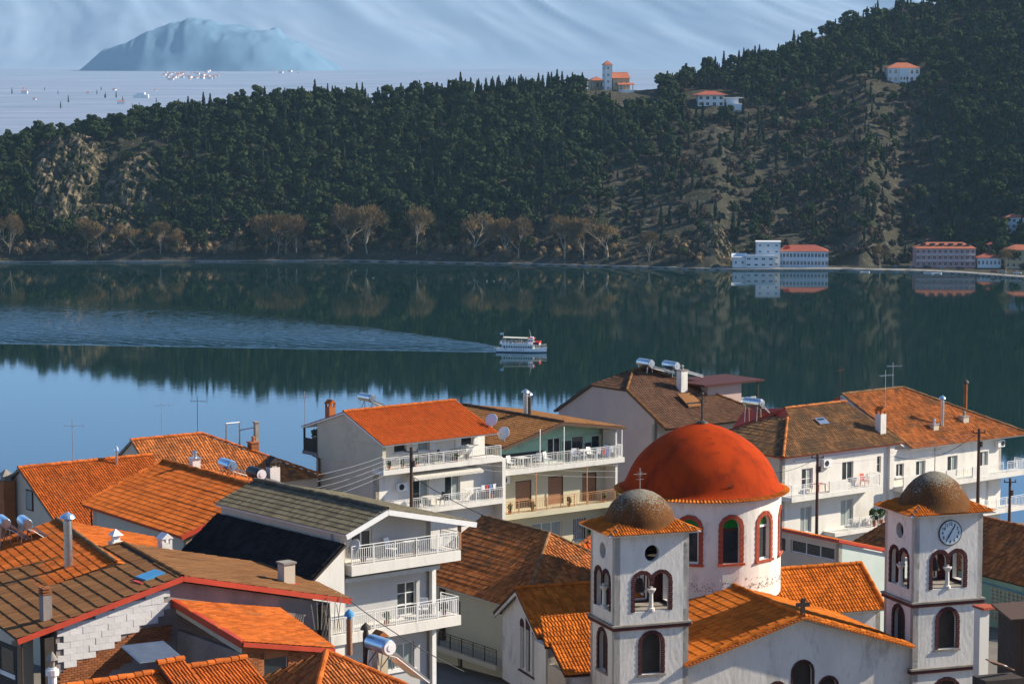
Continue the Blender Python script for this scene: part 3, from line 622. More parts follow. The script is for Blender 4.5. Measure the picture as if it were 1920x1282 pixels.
        for i in range(len(pts)-1):
            p,q=pts[i],pts[i+1]; g=.07
            if skip and min(p[1],q[1])<zs and ((p[0]>c[0])==(skip=='R')): continue
            f=lambda P0,P1,k:(P0[0]+(P1[0]-P0[0])*k, P0[1]+(P1[1]-P0[1])*k, P0[2]+(P1[2]-P0[2])*k, P0[3]+(P1[3]-P0[3])*k)
            p2,q2=f(p,q,g),f(p,q,1-g); ww=w*(1+.05*((i*7)%3-1)); pr=proud*(1+.2*((i*5)%3-1))
            ring=[(p2[0]-p2[2]*shr,p2[1]-p2[3]*shr),(p2[0]+p2[2]*ww,p2[1]+p2[3]*ww),(q2[0]+q2[2]*ww,q2[1]+q2[3]*ww),(q2[0]-q2[2]*shr,q2[1]-q2[3]*shr)]
            s.pris(mb,ring,-pr,.06)
        return s.H.part(mb,name,m,parent)
class CylWall(Wall):
    def __init__(s,H,c,r,a0,z0,z1,m,ops=(),t=.3,name='drum_wall',n=96):
        s.c=c; s.r=r; s.a0=a0; L=2*math.pi*r
        Wall.__init__(s,H,(0,0),(L,0),z0,z1,m,ops,t,name,cuts=[L*i/n for i in range(1,n) if not any(o[0]<L*i/n<o[1] for o in ops)])
    def pt(s,a,z,d=0): t=s.a0+a/s.r; return Vector((s.c[0]+(s.r-d)*math.cos(t),s.c[1]+(s.r-d)*math.sin(t),z))
_TB={}
def tilebase(tw,te,ph=1.0,st=.034):
    prof=[(a,b*ph) for a,b in ((0,.0),(.10,.026),(.26,.046),(.44,.039),(.58,.005),(1.0,.0))]; V=[];k=len(prof)
    for v,l in ((-.04,st),(te,.0)):
        for a,h in prof: V.append((a*tw,v,h+l))
    for a,h in prof: V.append((a*tw,-.04,h-.004))
    F=[(i,i+1,k+i+1,k+i) for i in range(k-1)]+[(2*k+i,2*k+i+1,i+1,i) for i in range(k-1)]
    return np.array(V),np.array(F)
def roofface(H,roof,pts,m,tw=.24,te=.36,solo=0,seed=1,lift=.02,ph=1.0,st=.034):
    """lay tiles on one planar face; pts: eave start, eave end, then upper points; individual tiles for the first `solo`"""
    P=[Vector(p) for p in pts]; U=(P[1]-P[0]).normalized(); N=(P[1]-P[0]).cross(P[2]-P[0]).normalized()
    if N.z<0: N=-N
    Vv=N.cross(U)
    if Vv.z<0: Vv=-Vv
    Q=[((p-P[0]).dot(U),(p-P[0]).dot(Vv)) for p in P]; vmax=max(q[1] for q in Q); rng=np.random.default_rng(seed)
    bV,bF=tilebase(tw,te,ph,st); L=[]; n=len(Q)
    k=0
    while k*te<vmax-.02:
        v=k*te; vm=min(v+te*.5,vmax-.01); xs=[]
        for i in range(n):
            (x0,y0),(x1,y1)=Q[i],Q[(i+1)%n]
            if (y0-vm)*(y1-vm)<0: xs.append(x0+(x1-x0)*(vm-y0)/(y1-y0))
        if len(xs)>=2:
            a,b=min(xs),max(xs); c=max(1,round((b-a)/tw)); wd=(b-a)/c if c<4 else tw
            off=0
            for i in range(c): L.append((a+i*(b-a)/c,v,(b-a)/c/tw,min(1,(vmax-v)/te)))
        k+=1
    B=Matrix((U,Vv,N)).transposed()
    if solo:
        me=_TB.get((tw,te,m,ph,st))
        if me is None: me=_TB[(tw,te,m,ph,st)]=npmesh('tile',bV,bF,m)
        for (u,v,su,sv) in L[:solo]:
            o=bpy.data.objects.new('tile',me); COL.objects.link(o); o.parent=roof
            M=B.to_4x4(); p=P[0]+U*u+Vv*v+N*(lift+rng.uniform(0,.008)); M.translation=p+Vector((0,0,H.dz)); M=M@Matrix.Rotation(rng.normal(0,.012),4,'Z')
            o.matrix_local=M@Matrix.Diagonal((su,sv,1,1))
        L=L[solo:]
    if L:
        A=np.array(L); nb=len(bV); T=np.repeat(bV[None],len(A),0); T=T*np.stack([A[:,2],A[:,3],np.ones(len(A))],1)[:,None,:]
        T[:,:,0]+=A[:,0:1]; T[:,:,1]+=A[:,1:2]+rng.normal(0,.008,(len(A),1)); T[:,:,2]+=lift+rng.uniform(0,.012,(len(A),1))
        Bn=np.array(B); W=T@Bn.T+np.array(P[0])+np.array([0,0,H.dz]); F=(bF[None]+(np.arange(len(A))*nb)[:,None,None]).reshape(-1,4)
        o=link('tiles',npmesh('tiles',W.reshape(-1,3),F,m,attr=np.repeat(rng.random(len(A)),len(bF))),roof); o['kind']='stuff'
def deck(mb,pts,t=.12):
    P=[Vector(p) for p in pts]; N=(P[1]-P[0]).cross(P[2]-P[0]).normalized()
    if N.z<0: N=-N
    mb.prism(P,-N*t)
_RC={}
def ridgecaps(H,roof,a,b,m,r=.11,l=.36):
    a=Vector(a);b=Vector(b);d=b-a;n=max(1,int(d.length/l)); l2=d.length/n; d.normalize()
    key=(m,round(r,3),round(l2,2)); me=_RC.get(key)
    if me is None:
        V=[];k=7
        for x,s in ((-.03,1.12),(l2,.96)):
            for i in range(k): t=math.pi*(i/(k-1)*1.16-.08); V.append((x,r*s*math.cos(t),r*s*math.sin(t)))
        for i in range(k): t=math.pi*(i/(k-1)*1.16-.08); V.append((-.03,r*.9*math.cos(t),r*.9*math.sin(t)))
        F=[(i,i+1,k+i+1,k+i) for i in range(k-1)]+[(i+1,i,2*k+i,2*k+i+1) for i in range(k-1)]
        me=_RC[key]=npmesh('ridge_tile',np.array(V),np.array(F),m)
    y=Vector((0,0,1)).cross(d).normalized(); z=d.cross(y); B=Matrix((d,y,z)).transposed().to_4x4()
    for i in range(n):
        o=bpy.data.objects.new('ridge_tile',me); COL.objects.link(o); o.parent=roof
        M=B.copy(); M.translation=a+d*(l2*i)+Vector((0,0,H.dz+.02+.012*((i*7)%3))); o.matrix_local=M
def roof(H,faces,ridges=(),m='tile_orange',under='brown_wood',tw=.24,te=.36,solo=0,t=.14,rm=None,rr=.11,name='roof',seed=1,ph=1.0,st=.034):
    mb=MB()
    for f in faces: deck(mb,f,t)
    r=H.part(mb,name,under)
    for i,f in enumerate(faces): roofface(H,r,f,m,tw,te,solo if i==0 else 0,seed+i,ph=ph,st=st)
    for a,b in ridges: ridgecaps(H,r,a,b,rm or m,rr)
    return r
def railing(H,pts,z0,h=.95,m='rail_white',sp=.13,bw=.022,name='railing',solo=False,parent=None,rail=.045,posts=1.3):
    mb=MB(); P=[Vector((p[0],p[1],z0 if len(p)<3 else p[2])) for p in pts]; up=Vector((0,0,h)); bars=[]
    for a,b in zip(P[:-1],P[1:]):
        mb.bar(a+up,b+up,rail,rail*.8); mb.bar(a+Vector((0,0,.10)),b+Vector((0,0,.10)),rail*.7,rail*.5); mb.bar(a+up*.86,b+up*.86,rail*.6,rail*.5)
        L=(b-a).length; k=max(1,round(L/posts))
        for i in range(k+1): q=a.lerp(b,i/k); mb.bar(q,q+up,rail)
        n=int(L/sp)
        for i in range(1,n): bars.append(a.lerp(b,i/n))
    r=H.part(mb,name,m,parent)
    if solo:
        me=MB().bar((0,0,.10),(0,0,h*.86),bw).mesh('bar',m)
        for q in bars: link('bar',me,r,q+Vector((0,0,H.dz)))
    else:
        mb=MB()
        for q in bars: mb.bar(q+Vector((0,0,.10)),q+up*.86,bw)
        o=H.part(mb,'bars',m,r); o['kind']='stuff'
    return r
def chimney(H,x,y,z0,z1,w=.5,d=.5,m='white_wall',cap='slab',capm='tile_orange',foot=None):
    mb=MB(); mb.box(x-w/2,x+w/2,y-d/2,y+d/2,z0,z1); c=H.part(mb,'chimney',m)
    mb=MB(); e=.06
    if cap=='slab': mb.box(x-w/2-e,x+w/2+e,y-d/2-e,y+d/2+e,z1+.003,z1+.09)
    elif cap=='gable':
        for sx in (-1,1):
            for sy in (-1,1): mb.box(x+sx*(w/2-.06)-.06,x+sx*(w/2-.06)+.06,y+sy*(d/2-.06)-.06,y+sy*(d/2-.06)+.06,z1+.003,z1+.26)
        mb.prism([(x-w/2-e,y-d/2-e,z1+.26),(x+w/2+e,y-d/2-e,z1+.26),(x,y-d/2-e,z1+.26+w*.5)],(0,d+2*e,0))
    elif cap=='pots':
        mb.box(x-w/2-e,x+w/2+e,y-d/2-e,y+d/2+e,z1+.003,z1+.08); mb.lathe([(.12,.08),(.10,.35),(.17,.37),(.02,.5)],(x,y,z1),12)
    elif cap=='stack':
        for k in range(3): mb.box(x-w/2-.02,x+w/2+.02,y-d/2-.02,y+d/2+.02,z1+.03+k*.12,z1+.10+k*.12)
        mb.box(x-w/4,x+w/4,y-d/4,y+d/4,z1+.003,z1+.36)
    elif cap=='pyramid':
        mb.box(x-w*.3,x+w*.3,y-d*.3,y+d*.3,z1+.003,z1+.3); mb.lathe([(w*.75,.3),(.02,.3+w*.55)],(x,y,z1),4,math.pi/4,math.pi/4+2*math.pi)
    H.part(mb,'cap',capm,c)
    if foot: mb=MB(); mb.box(x-w/2-.14,x+w/2+.14,y-d/2-.14,y+d/2+.14,z0+.0,z0+foot); H.part(mb,'flashing','red_paint',c)
    return c
def flue(H,x,y,z0,z1,r=.16,m='steel',capm='steel',rings=True):
    mb=MB(); mb.lathe([(r,z0)]+[(r*(1.06 if k%2 else 1),z0+(z1-z0)*k/12) for k in range(1,13)],(x,y,0),14); c=H.part(mb,'chimney',m,smooth=True)
    mb=MB(); mb.lathe([(r*.8,z1),(r*.8,z1+.12),(r*1.9,z1+.13),(r*1.5,z1+.26),(.01,z1+.42)],(x,y,0),14); H.part(mb,'cap',capm,c)
def copy_tree(o,parent=None):
    c=o.copy(); COL.objects.link(c); c.parent=parent
    for ch in o.children: copy_tree(ch,c)
    return c
def rack(H,x,y,z,rz,label,L=1.35,r=.27,tank='steel',cap='steel',h=.55,panels=2,plen=1.9,tilt=38,group='solar water heaters on the roofs'):
    """solar water heater: tank on a stand with collectors sloping away to +x"""
    p=H.w(x,y,z); e=empty('solar_water_heater',p,H.th+R(rz)); tag(e,label,'water heater',group)
    zt=h+r; mb=MB(); n=18
    pr=[(.02,-L/2-.07),(r*.6,-L/2-.05),(r*.97,-L/2),(r,-L/2+.05),(r,L/2-.05),(r*.97,L/2),(r*.6,L/2+.05),(.02,L/2+.07)]
    V=[];
    for rr,yy in pr:
        for i in range(n): t=2*math.pi*i/n; V.append((rr*math.cos(t),yy,zt+rr*math.sin(t)))
    F=[(j*n+i,(j+1)*n+i,(j+1)*n+(i+1)%n,j*n+(i+1)%n) for j in range(len(pr)-1) for i in range(n)]
    mb.add(V,F); mb.build('tank',tank,e,smooth=True)
    mb=MB(); mb.tube((0,-L/2-.06,zt),(0,-L/2-.10,zt),r*.86,n=16); mb.tube((0,-L/2-.1,zt),(0,-L/2-.13,zt),r*.4,n=12); mb.build('end_cap',cap,e)
    me=MB()
    for sx in (-1,1):
        for sy in (-1,1):
            b=MB(); b.bar((sx*.28,sy*L*.36,-.1),(sx*.2,sy*L*.36,h+.06),.04); b.build('leg','steel',e)
    b=MB(); b.bar((-.28,-L*.36,.02),(.2,-L*.36,h),.03); b.bar((-.28,L*.36,.02),(.2,L*.36,h),.03); b.build('brace','iron',e)
    ct,st=math.cos(R(tilt)),math.sin(R(tilt)); pw=L*1.05/panels
    for k in range(panels):
        y0=-L*.52+k*pw; b=MB(); P=[(.25,y0,h+.05),(.25,y0+pw-.05,h+.05),(.25+plen*ct,y0+pw-.05,h+.05-plen*st),(.25+plen*ct,y0,h+.05-plen*st)]
        b.prism(P,(st*.09,0,ct*.09)); c=b.build('collector','steel',e)
        b=MB(); q=[Vector(v)+Vector((st*.092,0,ct*.092)) for v in P]; m=sum(q,Vector())/4; b.prism([m+(v-m)*.9 for v in q],(st*.006,0,ct*.006)); b.build('glass','collector',c)
    b=MB(); b.path([(.0,-L*.46,h),( .3,-L*.56,h-.1),(.3+plen*ct*.95,-L*.56,h-.1-plen*st*.9)],.025); b.build('pipe','plastic_white',e)
    return e
def antenna(p,h,label,rz=0,els=6,lat=False,m='steel',up=0.0):
    e=empty('roof_antenna',p,rz); tag(e,label,'antenna','television antennas on the roofs'); b=MB(); b.tube((0,0,-.4),(0,0,h),.022,n=6); b.build('mast',m,e)
    b=MB(); z=h*(.86-up); b.bar((-.5,0,z),(.75,0,z),.02)
    for i in range(els): x=-.45+i*1.15/max(1,els-1); l=.30-.02*i; b.bar((x,-l,z),(x,l,z),.014); b.bar((x,0,z-.1),(x,0,z+.1),.012)
    b.build('aerial',m,e)
    if lat: b=MB(); b.bar((0,-.55,z*.8),(0,.55,z*.8),.02); b.build('crossbar',m,e)
    return e
def dish(p,r,label,rz,tilt=25,m='plastic_white'):
    e=empty('satellite_dish',p,rz); tag(e,label,'satellite dish','satellite dishes'); b=MB(); b.lathe([(r*k/6,.28*r*(k/6)**2) for k in range(0,7)]+[(r*.98,.28*r+.02),(0.01,.03)],(0,0,0),20)
    o=b.build('bowl',m,e,smooth=True); o.rotation_euler=(R(90-tilt),0,0); o.location=(0,0,.0)
    b=MB(); b.tube((0,0,-r*1.1),(0,.12,-.05),.03,n=6); b.tube((0,0,-r*.3),(0,-r*.9,.05),.015,n=5); b.box(-.04,.04,-r*.95,-r*.83,0,.1); b.build('arm','steel',e); return e
def pole(px,py0,D,py1,label,r=.13,m='brown_wood',arms=1):
    t=at(px,py0,D); b_=townz(D)-.5; e=empty('utility_pole',(t.x,t.y,b_)); tag(e,label,'pole','wooden utility poles'); h=t.z-b_
    b=MB(); b.tube((0,0,0),(0,0,h),r*1.25,r*.8,n=10); b.build('post',m,e)
    b=MB()
    for k in range(arms): b.bar((-.45,0,h-.3-k*.45),(.45,0,h-.3-k*.45),.07); [b.tube((x,0,h-.27-k*.45),(x,0,h-.1-k*.45),.04,n=6) for x in (-.4,.4)]
    b.tube((.15,-.05,h-.9),(.15,-.05,h-1.3),.12,n=8); b.build('crossarm','iron',e); return t
def wire(a,b,label,sag=.4,r=.014,m='cable'):
    a=Vector(a);b=Vector(b); P=[a.lerp(b,i/14)-Vector((0,0,sag*4*(i/14)*(1-i/14))) for i in range(15)]; o=MB().path([p-a for p in P],r,4).build('overhead_cable',m,None,loc=a); tag(o,label,'cable','overhead cables'); return o
def furniture(H,kind,x,y,z,rz,label,m='plastic_white'):
    p=H.w(x,y,z); e=empty({'chair':'balcony_chair','table':'balcony_table','rack':'drying_rack','bench':'balcony_bench'}[kind],p,H.th+R(rz)); tag(e,label,kind if kind!='rack' else 'drying rack','furniture on the balconies')
    if kind=='chair':
        MB().box(-.24,.24,-.24,.24,.40,.44).build('seat',m,e); b=MB(); b.prism([(-.23,.20,.44),(.23,.20,.44),(.21,.33,.92),(-.21,.33,.92)],(0,.03,.005)); b.build('backrest',m,e)
        for sx in (-1,1):
            for sy in (-1,1): MB().bar((sx*.24,sy*.25,0),(sx*.2,sy*.2,.40),.035).build('leg',m,e)
        for sx in (-1,1): MB().bar((sx*.25,-.2,.62),(sx*.25,.26,.66),.05,.03).build('armrest',m,e)
    elif kind=='table':
        MB().box(-.45,.45,-.4,.4,.70,.74).build('top',m,e)
        for sx in (-1,1):
            for sy in (-1,1): MB().bar((sx*.4,sy*.35,0),(sx*.38,sy*.33,.70),.045).build('leg',m,e)
    elif kind=='rack':
        for sx in (-1,1): MB().bar((sx*.5,-.3,0),(sx*.5,.3,.9),.025).build('leg',m,e); MB().bar((sx*.5,.3,0),(sx*.5,-.3,.9),.025).build('leg',m,e)
        b=MB(); [b.bar((-.8,-.3+k*.1,.9),(.8,-.3+k*.1,.9),.014) for k in range(7)]; b.bar((-.8,-.3,.9),(-.8,.3,.9),.02); b.bar((.8,-.3,.9),(.8,.3,.9),.02); b.build('lines',m,e)
    else:
        MB().box(-.7,.7,-.2,.2,.40,.45).build('seat',m,e)
        for k in range(6): MB().box(-.68+k*.24,-.52+k*.24,.17,.2,.47,.85).build('slat',m,e)
        for sx in (-1,1): MB().box(sx*.6-.04,sx*.6+.04,-.2,.2,0,.40).build('leg',m,e)
    return e
def pot(H,x,y,z,label,s=1.0):
    p=H.w(x,y,z); e=empty('potted_plant',p); tag(e,label,'plant','potted plants'); b=MB(); b.lathe([(.001,0),(.13,0),(.18,.3),(.15,.3),(.13,.24),(.001,.24)],(0,0,0),12); b.build('pot','terracotta',e)
    rng=np.random.default_rng(int(abs(x*100))+3); n=60; D=rng.normal(0,1,(n,3)); D/=np.linalg.norm(D,axis=1)[:,None]; V,F=cards(np.array([0,0,.62])+D*np.array([.25,.25,.36])*rng.uniform(.4,1,(n,1)),D,.08,rng,.6,1.4)
    link('leaves',npmesh('leaves',V,F,'leaf_pot',attr=rng.random(n)),e); e.scale=(s,s,s)
# ---------------------------------------------------------------- the houses of the town
def ops(x0,*L): return [(a-x0,b-x0,c,d)+tuple(r) for a,b,c,d,*r in L]
# --- white house with bright red roof (centre)
h=Fr('white_house',717,833,185,39,'white two-storey house with bright red tiled roof and awning'); zb=h.zb
roof(h,[[(-.15,-.3,-.06),(10.2,-.3,-.06),(10.0,4.45,1.8),(-.15,4.45,1.8)],[(10.0,9.8,.2),(-.15,9.8,.2),(-.15,4.45,1.8),(10.0,4.45,1.8)]],[((-.15,4.45,1.86),(10.0,4.45,1.86))],'tile_red','white_paint',.22,.34,solo=300,t=.10,rm='tile_orange')
Wall(h,(0,7.9),(0,.0),-1.87,-.12,'stone_wall',name='gable_wall',gable=[(7.9,-.16),(3.45,1.66),(0,.72)])
Wall(h,(.06,7.6),(.06,.9),zb,-1.873,'beige_wall',name='side_wall')
o1=ops(.3,(1.9,3.0,-.95,-.25),(4.0,5.0,-1.0,-.25),(7.9,9.0,-1.0,-.25)); w=Wall(h,(.3,1.2),(10.1,1.2),-1.8,.35,'white_wall',o1)
for i,o in enumerate(o1): w.window(o,mull=0,pane='glass' if i!=1 else 'glass_curtain',shut='white_paint' if i else None,sill='white_paint')
o2=ops(.06,(3.3,4.75,-4.85,-3.0),(6.2,7.6,-4.85,-2.95)); w=Wall(h,(.06,.9),(10.7,.9),zb,-2.21,'white_wall',o2)
for o in o2: w.window(o,pane=('glass','glass_curtain'),mull=1,name='balcony_door')
h.part(MB().box(10.7,11.0,-.1,1.6,zb,-2.0),'pillar','white_wall')
h.part(MB().box(0,10.72,-.12,1.2,-2.2,-1.86),'balcony_slab','white_wall'); h.part(MB().box(.7,10.69,-.35,.9,-5.22,-4.9),'balcony_slab','white_wall')
railing(h,[(.1,-.05),(10.6,-.05)],-1.86,.85,'rail_white',.16,.018); railing(h,[(.75,.85),(.75,-.28),(10.6,-.28)],-4.9,.85,'rail_white',.16,.018)
mb=MB(); n=40
for k in range(n):
    x0,x1=2.6+k*6.2/n,2.6+(k+1)*6.2/n; d=.035*math.sin(k*1.7); mb.quad((x0,.88,-2.32),(x1,.88,-2.32),(x1,-.3,-2.62),(x0,-.3,-2.62)); mb.quad((x0,-.3,-2.62),(x1,-.3,-2.62),(x1,-.31,-2.80-d),(x0,-.31,-2.80+d))
h.part(mb,'awning','fabric_cream')
h.part(MB().box(-.1,9.9,7.9,9.75,-1.75,-1.5),'veranda_floor','cement'); h.part(MB().box(-.02,9.5,7.9,8.1,zb,.3),'back_wall','stone_wall')
for y in (8.0,9.6): h.part(MB().bar((.0,y,-1.5),(.0,y,.22),.12),'post','dark_wood')
h.part(MB().box(-.05,.02,8.1,9.6,-1.5,-.55),'railing_panel','dark_wood'); pot(h,.3,8.8,-.75,'small leafy plant on the dark veranda rail of the white house',.9)
h.part(MB().path([(-.05,7.7,-1.9),(-.05,8.6,-1.75)],.04).path([(-.05,7.7,-1.9),(-.05,7.7,zb)],.05),'drainpipe','brown_wood')
chimney(h,.7,7.3,.6,1.85,.55,.55,'brick','gable','tile_orange')
furniture(h,'table',4.4,.4,-4.9,0,'white cloth-covered table on the lower balcony of the white house','fabric_cream')
furniture(h,'chair',3.5,.4,-4.9,90,'black chair left of the white cloth table on the balcony','plastic_dark'); furniture(h,'chair',5.3,.3,-4.9,-90,'black chair right of the white cloth table on the balcony','plastic_dark')
furniture(h,'rack',8.3,.3,-4.9,0,'white folding drying rack on the lower balcony of the white house')
furniture(h,'table',4.2,.5,-1.86,0,'dark table on the top balcony below the red roof','plastic_dark'); furniture(h,'chair',5.6,.4,-1.86,30,'black armchair on the top balcony below the red roof','plastic_dark')
furniture(h,'bench',7.3,.5,-1.86,0,'slatted bench on the top balcony below the red roof','stone_trim'); pot(h,9.9,.3,-4.9,'bushy plant at the end of the lower balcony of the white house',1.2)
dish(h.w(10.3,.6,.75),.48,'upper white satellite dish beside the red roof edge',R(-25)); dish(h.w(10.9,-.1,-.2),.5,'lower white satellite dish beside the red roof edge',R(-35))
antenna(h.w(.1,9.7,.2),2.6,'pale aerial at the veranda corner of the white house',R(20),5)
B9=h
# --- brown-roofed house with balconies, right of it
h=Fr('balcony_house',1056,792,196,37,'cream house with brown shallow gable roof and two long balconies'); zb=h.zb
fl=[(-5.48,12.6,-1.39),(-5.48,0,-1.39),(0,0,0),(0,12.6,0)]; fr=[(5.94,0,-.85),(5.94,12.6,-.85),(0,12.6,0),(0,0,0)]
r=roof(h,[fl,fr],[((0,12.6,.04),(0,0,.04))],'tile_brown','brown_wood',.24,.34,t=.12,rm='tile_dark',ph=1.0,st=.034)
for a,b in (((-5.5,-.03,-1.5),(0,-.03,-.1)),((0,-.03,-.1),(5.96,-.03,-.95))): h.part(MB().bar(a,b,.05,.22),'bargeboard','brown_wood')
o1=ops(-5.2,(-.2,1.05,-3.08,-1.35),(2.1,3.3,-3.08,-1.4),(4.0,4.9,-2.5,-1.5)); w=Wall(h,(-5.2,1.6),(5.1,1.6),-3.1,-1.42,'green_wall',o1,gable=[(10.3,-1.0),(5.2,-.22)])
w.window(o1[0],mull=1,name='balcony_door'); w.window(o1[1],mull=0,name='balcony_door'); w.window(o1[2],mull=0)
for a in ((-5.1,-.5,-3.09,-2.2),(1.2,2.0,-3.09,-1.7),(3.35,3.95,-3.09,-2.0)): mb=MB(); w.bx(mb,a[0]+5.2,a[1]+5.2,a[2],a[3],-.02,-.004); h.part(mb,'shade_panel','plastic_dark')  # thin dark sheets painted for shadows and dark openings on this wall
h.part(MB().box(5.1,5.3,.1,1.9,zb,-1.05),'end_wall','white_wall')
o2=ops(-5.5,(-3.45,-1.95,-6.33,-4.25),(-.4,1.05,-6.33,-4.2),(2.85,4.25,-6.33,-4.25)); w=Wall(h,(-5.5,1.3),(5.1,1.3),-6.35,-3.47,'cream_wall',o2)
for i,o in enumerate(o2):
    mb=MB()
    z=o[2]+(.55 if i==0 else 0)
    while z<o[3]-.03: w.bx(mb,o[0]+.03,o[1]-.03,z,min(z+.1,o[3]),.10,.125); z+=.11
    h.part(mb,'roller_shutter','shutter_wood'); mb=MB(); w.bx(mb,o[0]+.002,o[1]-.002,o[2],o[2]+.6,.15,.17); h.part(mb,'pane','glass')
    mb=MB(); w.bx(mb,o[0],o[0]+.06,o[2],o[3],.06,.10); w.bx(mb,o[1]-.06,o[1],o[2],o[3],.06,.10); w.bx(mb,o[0],o[1],o[3]-.09,o[3]-.001,.05,.10); h.part(mb,'door_frame','brown_wood')
o3=ops(-5.5,(-1.9,.95,-9.1,-7.6),(2.0,3.3,-9.3,-7.6)); w=Wall(h,(-5.5,1.3),(5.1,1.3),zb,-6.76,'cream_wall',o3); w.window(o3[0],pane='glass_curtain',mull=2,trans=0); w.window(o3[1],mull=5,pane='glass',fw=.05)
Wall(h,(-5.5,12.4),(-5.5,1.0),zb,-1.5,'cream_wall',name='side_wall'); Wall(h,(5.1,1.6),(5.1,12.4),zb,-.95,'cream_wall',name='side_wall')
h.part(MB().box(-5.62,5.78,-.15,1.6,-3.46,-3.1),'balcony_slab','white_wall'); h.part(MB().box(-5.6,6.4,-.2,1.3,-6.75,-6.36),'balcony_slab','cream_wall')
railing(h,[(-5.5,-.05),(5.65,-.05),(5.65,1.2)],-3.1,.95,'rail_white',.15,.02); railing(h,[(-5.5,-.1),(6.2,-.1),(6.2,1.2)],-6.36,.92,'rail_orange',.15,.02)
for x in (-2.2,.05,5.6): h.part(MB().bar((x,-.04,-3.1),(x,-.04,-.3 if x<1 else -1.0),.06),'post','rail_white')
for x in (-2.6,2.2): h.part(MB().bar((x,-.09,-6.36),(x,-.09,-3.47),.06),'post','rail_orange')
for i,(x,rz) in enumerate(((-4.4,10),(-2.0,-60),(-1.0,20),(1.6,-20),(2.3,60),(3.1,5),(4.6,-30))):
    furniture(h,'chair',x,.55,-3.1,rz,'white plastic chair on the balcony of the brown-roofed house, number %s from its rail start'%['first','second','third','fourth','fifth','sixth','last'][i],'plastic_white')
furniture(h,'table',-3.4,.6,-3.1,0,'low white table on the balcony of the brown-roofed house'); furniture(h,'table',2.7,.7,-3.1,0,'white table among the chairs under the dark shade panel')
for i,(x,y) in enumerate(((-3.3,12.0),(-3.9,7.2))): rack(h,x,y,-.95,-8,['steel solar tank at the roof peak behind the red tiles','steel solar tank beside the red tiled roof edge'][i],L=1.5,r=.3,tank='tank_blue',h=.35,panels=1,plen=1.9,tilt=12)
flue(h,.3,5.0,-.2,1.6,.17); flue(h,.8,5.2,-.2,1.35,.15,'iron','steel'); 
rack(h,-7.8,14.5,-.3,0,'solar tank on tall legs standing against the blue lake',L=1.6,r=.3,tank='steel',h=1.0,panels=2,plen=2.2,tilt=25)
pot(h,3.6,.9,-9.4,'tall plant beside the barred ground window',1.6); pot(h,4.4,.6,-9.4,'bushy plant at the end of the barred window',1.4)
B10=h
# --- mauve house
h=Fr('mauve_house',1225,812,215,38,'mauve house with dark brown clipped-gable roof and chimney'); zb=h.zb
xe=11.9; x1,x2=2.6,4.2
F1=[(-.1,-1.65,.52),(xe,-1.65,.52),(x2,5.6,4.45),(x1,5.6,4.45),(-.1,3.23,3.2)]; F2=[(-.1,8.0,3.2),(-.1,3.23,3.2),(x1,5.6,4.45)]
F3=[(xe,-1.65,.52),(xe,12.8,.52),(x2,5.6,4.45)]; F4=[(xe,12.8,.52),(-.1,12.8,.52),(-.1,8.0,3.2),(x1,5.6,4.45),(x2,5.6,4.45)]
r=roof(h,[F1,F2,F3,F4],[((x1,5.6,4.5),(x2,5.6,4.5)),((-.1,3.23,3.25),(x1,5.6,4.5)),((x2,5.6,4.5),(xe,-1.65,.57)),((-.1,-1.65,.57),(-.1,3.23,3.25))],'tile_dark','brown_wood',.26,.36,rm='tile_brown')
Wall(h,(.12,12.4),(.12,0),zb,.85,'mauve_wall',gable=[(12.4,1.2),(9.2,3.08),(4.4,3.08),(0,.95)],name='gable_wall')
w=Wall(h,(.12,0),(11,0),zb,.7,'white_wall',[(6.5,7.7,-1.6,-.4)]); w.window((6.5,7.7,-1.6,-.4))
Wall(h,(11,0),(11,12),zb,.6,'mauve_wall',name='side_wall')
chimney(h,5.4,2.6,2.2,4.5,.7,.6,'white_wall','pots','stone_trim')
p=h.f(1240,745,.9); mb=MB(); mb.prism([(4.1,.3,1.75),(5.6,.3,1.75),(5.6,1.7,2.6),(4.1,1.7,2.6)],(0,0,.14)); d=h.part(mb,'dormer','tile_brown'); h.part(MB().box(4.2,5.5,.45,1.5,1.5,2.1),'dormer_cheek','dark_wood',d)
mb=MB(); mb.box(7.4,11.2,1.6,5.5,1.6,3.2); d=h.part(mb,'roof_room','mauve_wall'); h.part(MB().box(6.4,13.2,.9,5.8,3.203,3.36),'flat_roof','brick_dark',d); h.part(MB().box(11.2,13.0,1.6,4.6,.2,1.35),'terrace','white_wall',d)
for y in (1.3,4.5): h.part(MB().bar((12.8,y,1.3),(12.8,y,3.2),.12),'post','dark_wood',d)
railing(h,[(11.2,1.65),(12.9,1.65)],1.35,.5,'rail_white',.18,.02,parent=d)
rack(h,3.6,5.2,4.35,-5,'left of two steel solar tanks on the mauve house ridge',L=1.7,r=.34,h=.35,panels=1,plen=2.3,tilt=16); rack(h,5.9,4.6,3.9,-5,'right of two steel solar tanks on the mauve house ridge',L=1.7,r=.34,h=.5,panels=2,plen=2.6,tilt=16)
B11=h
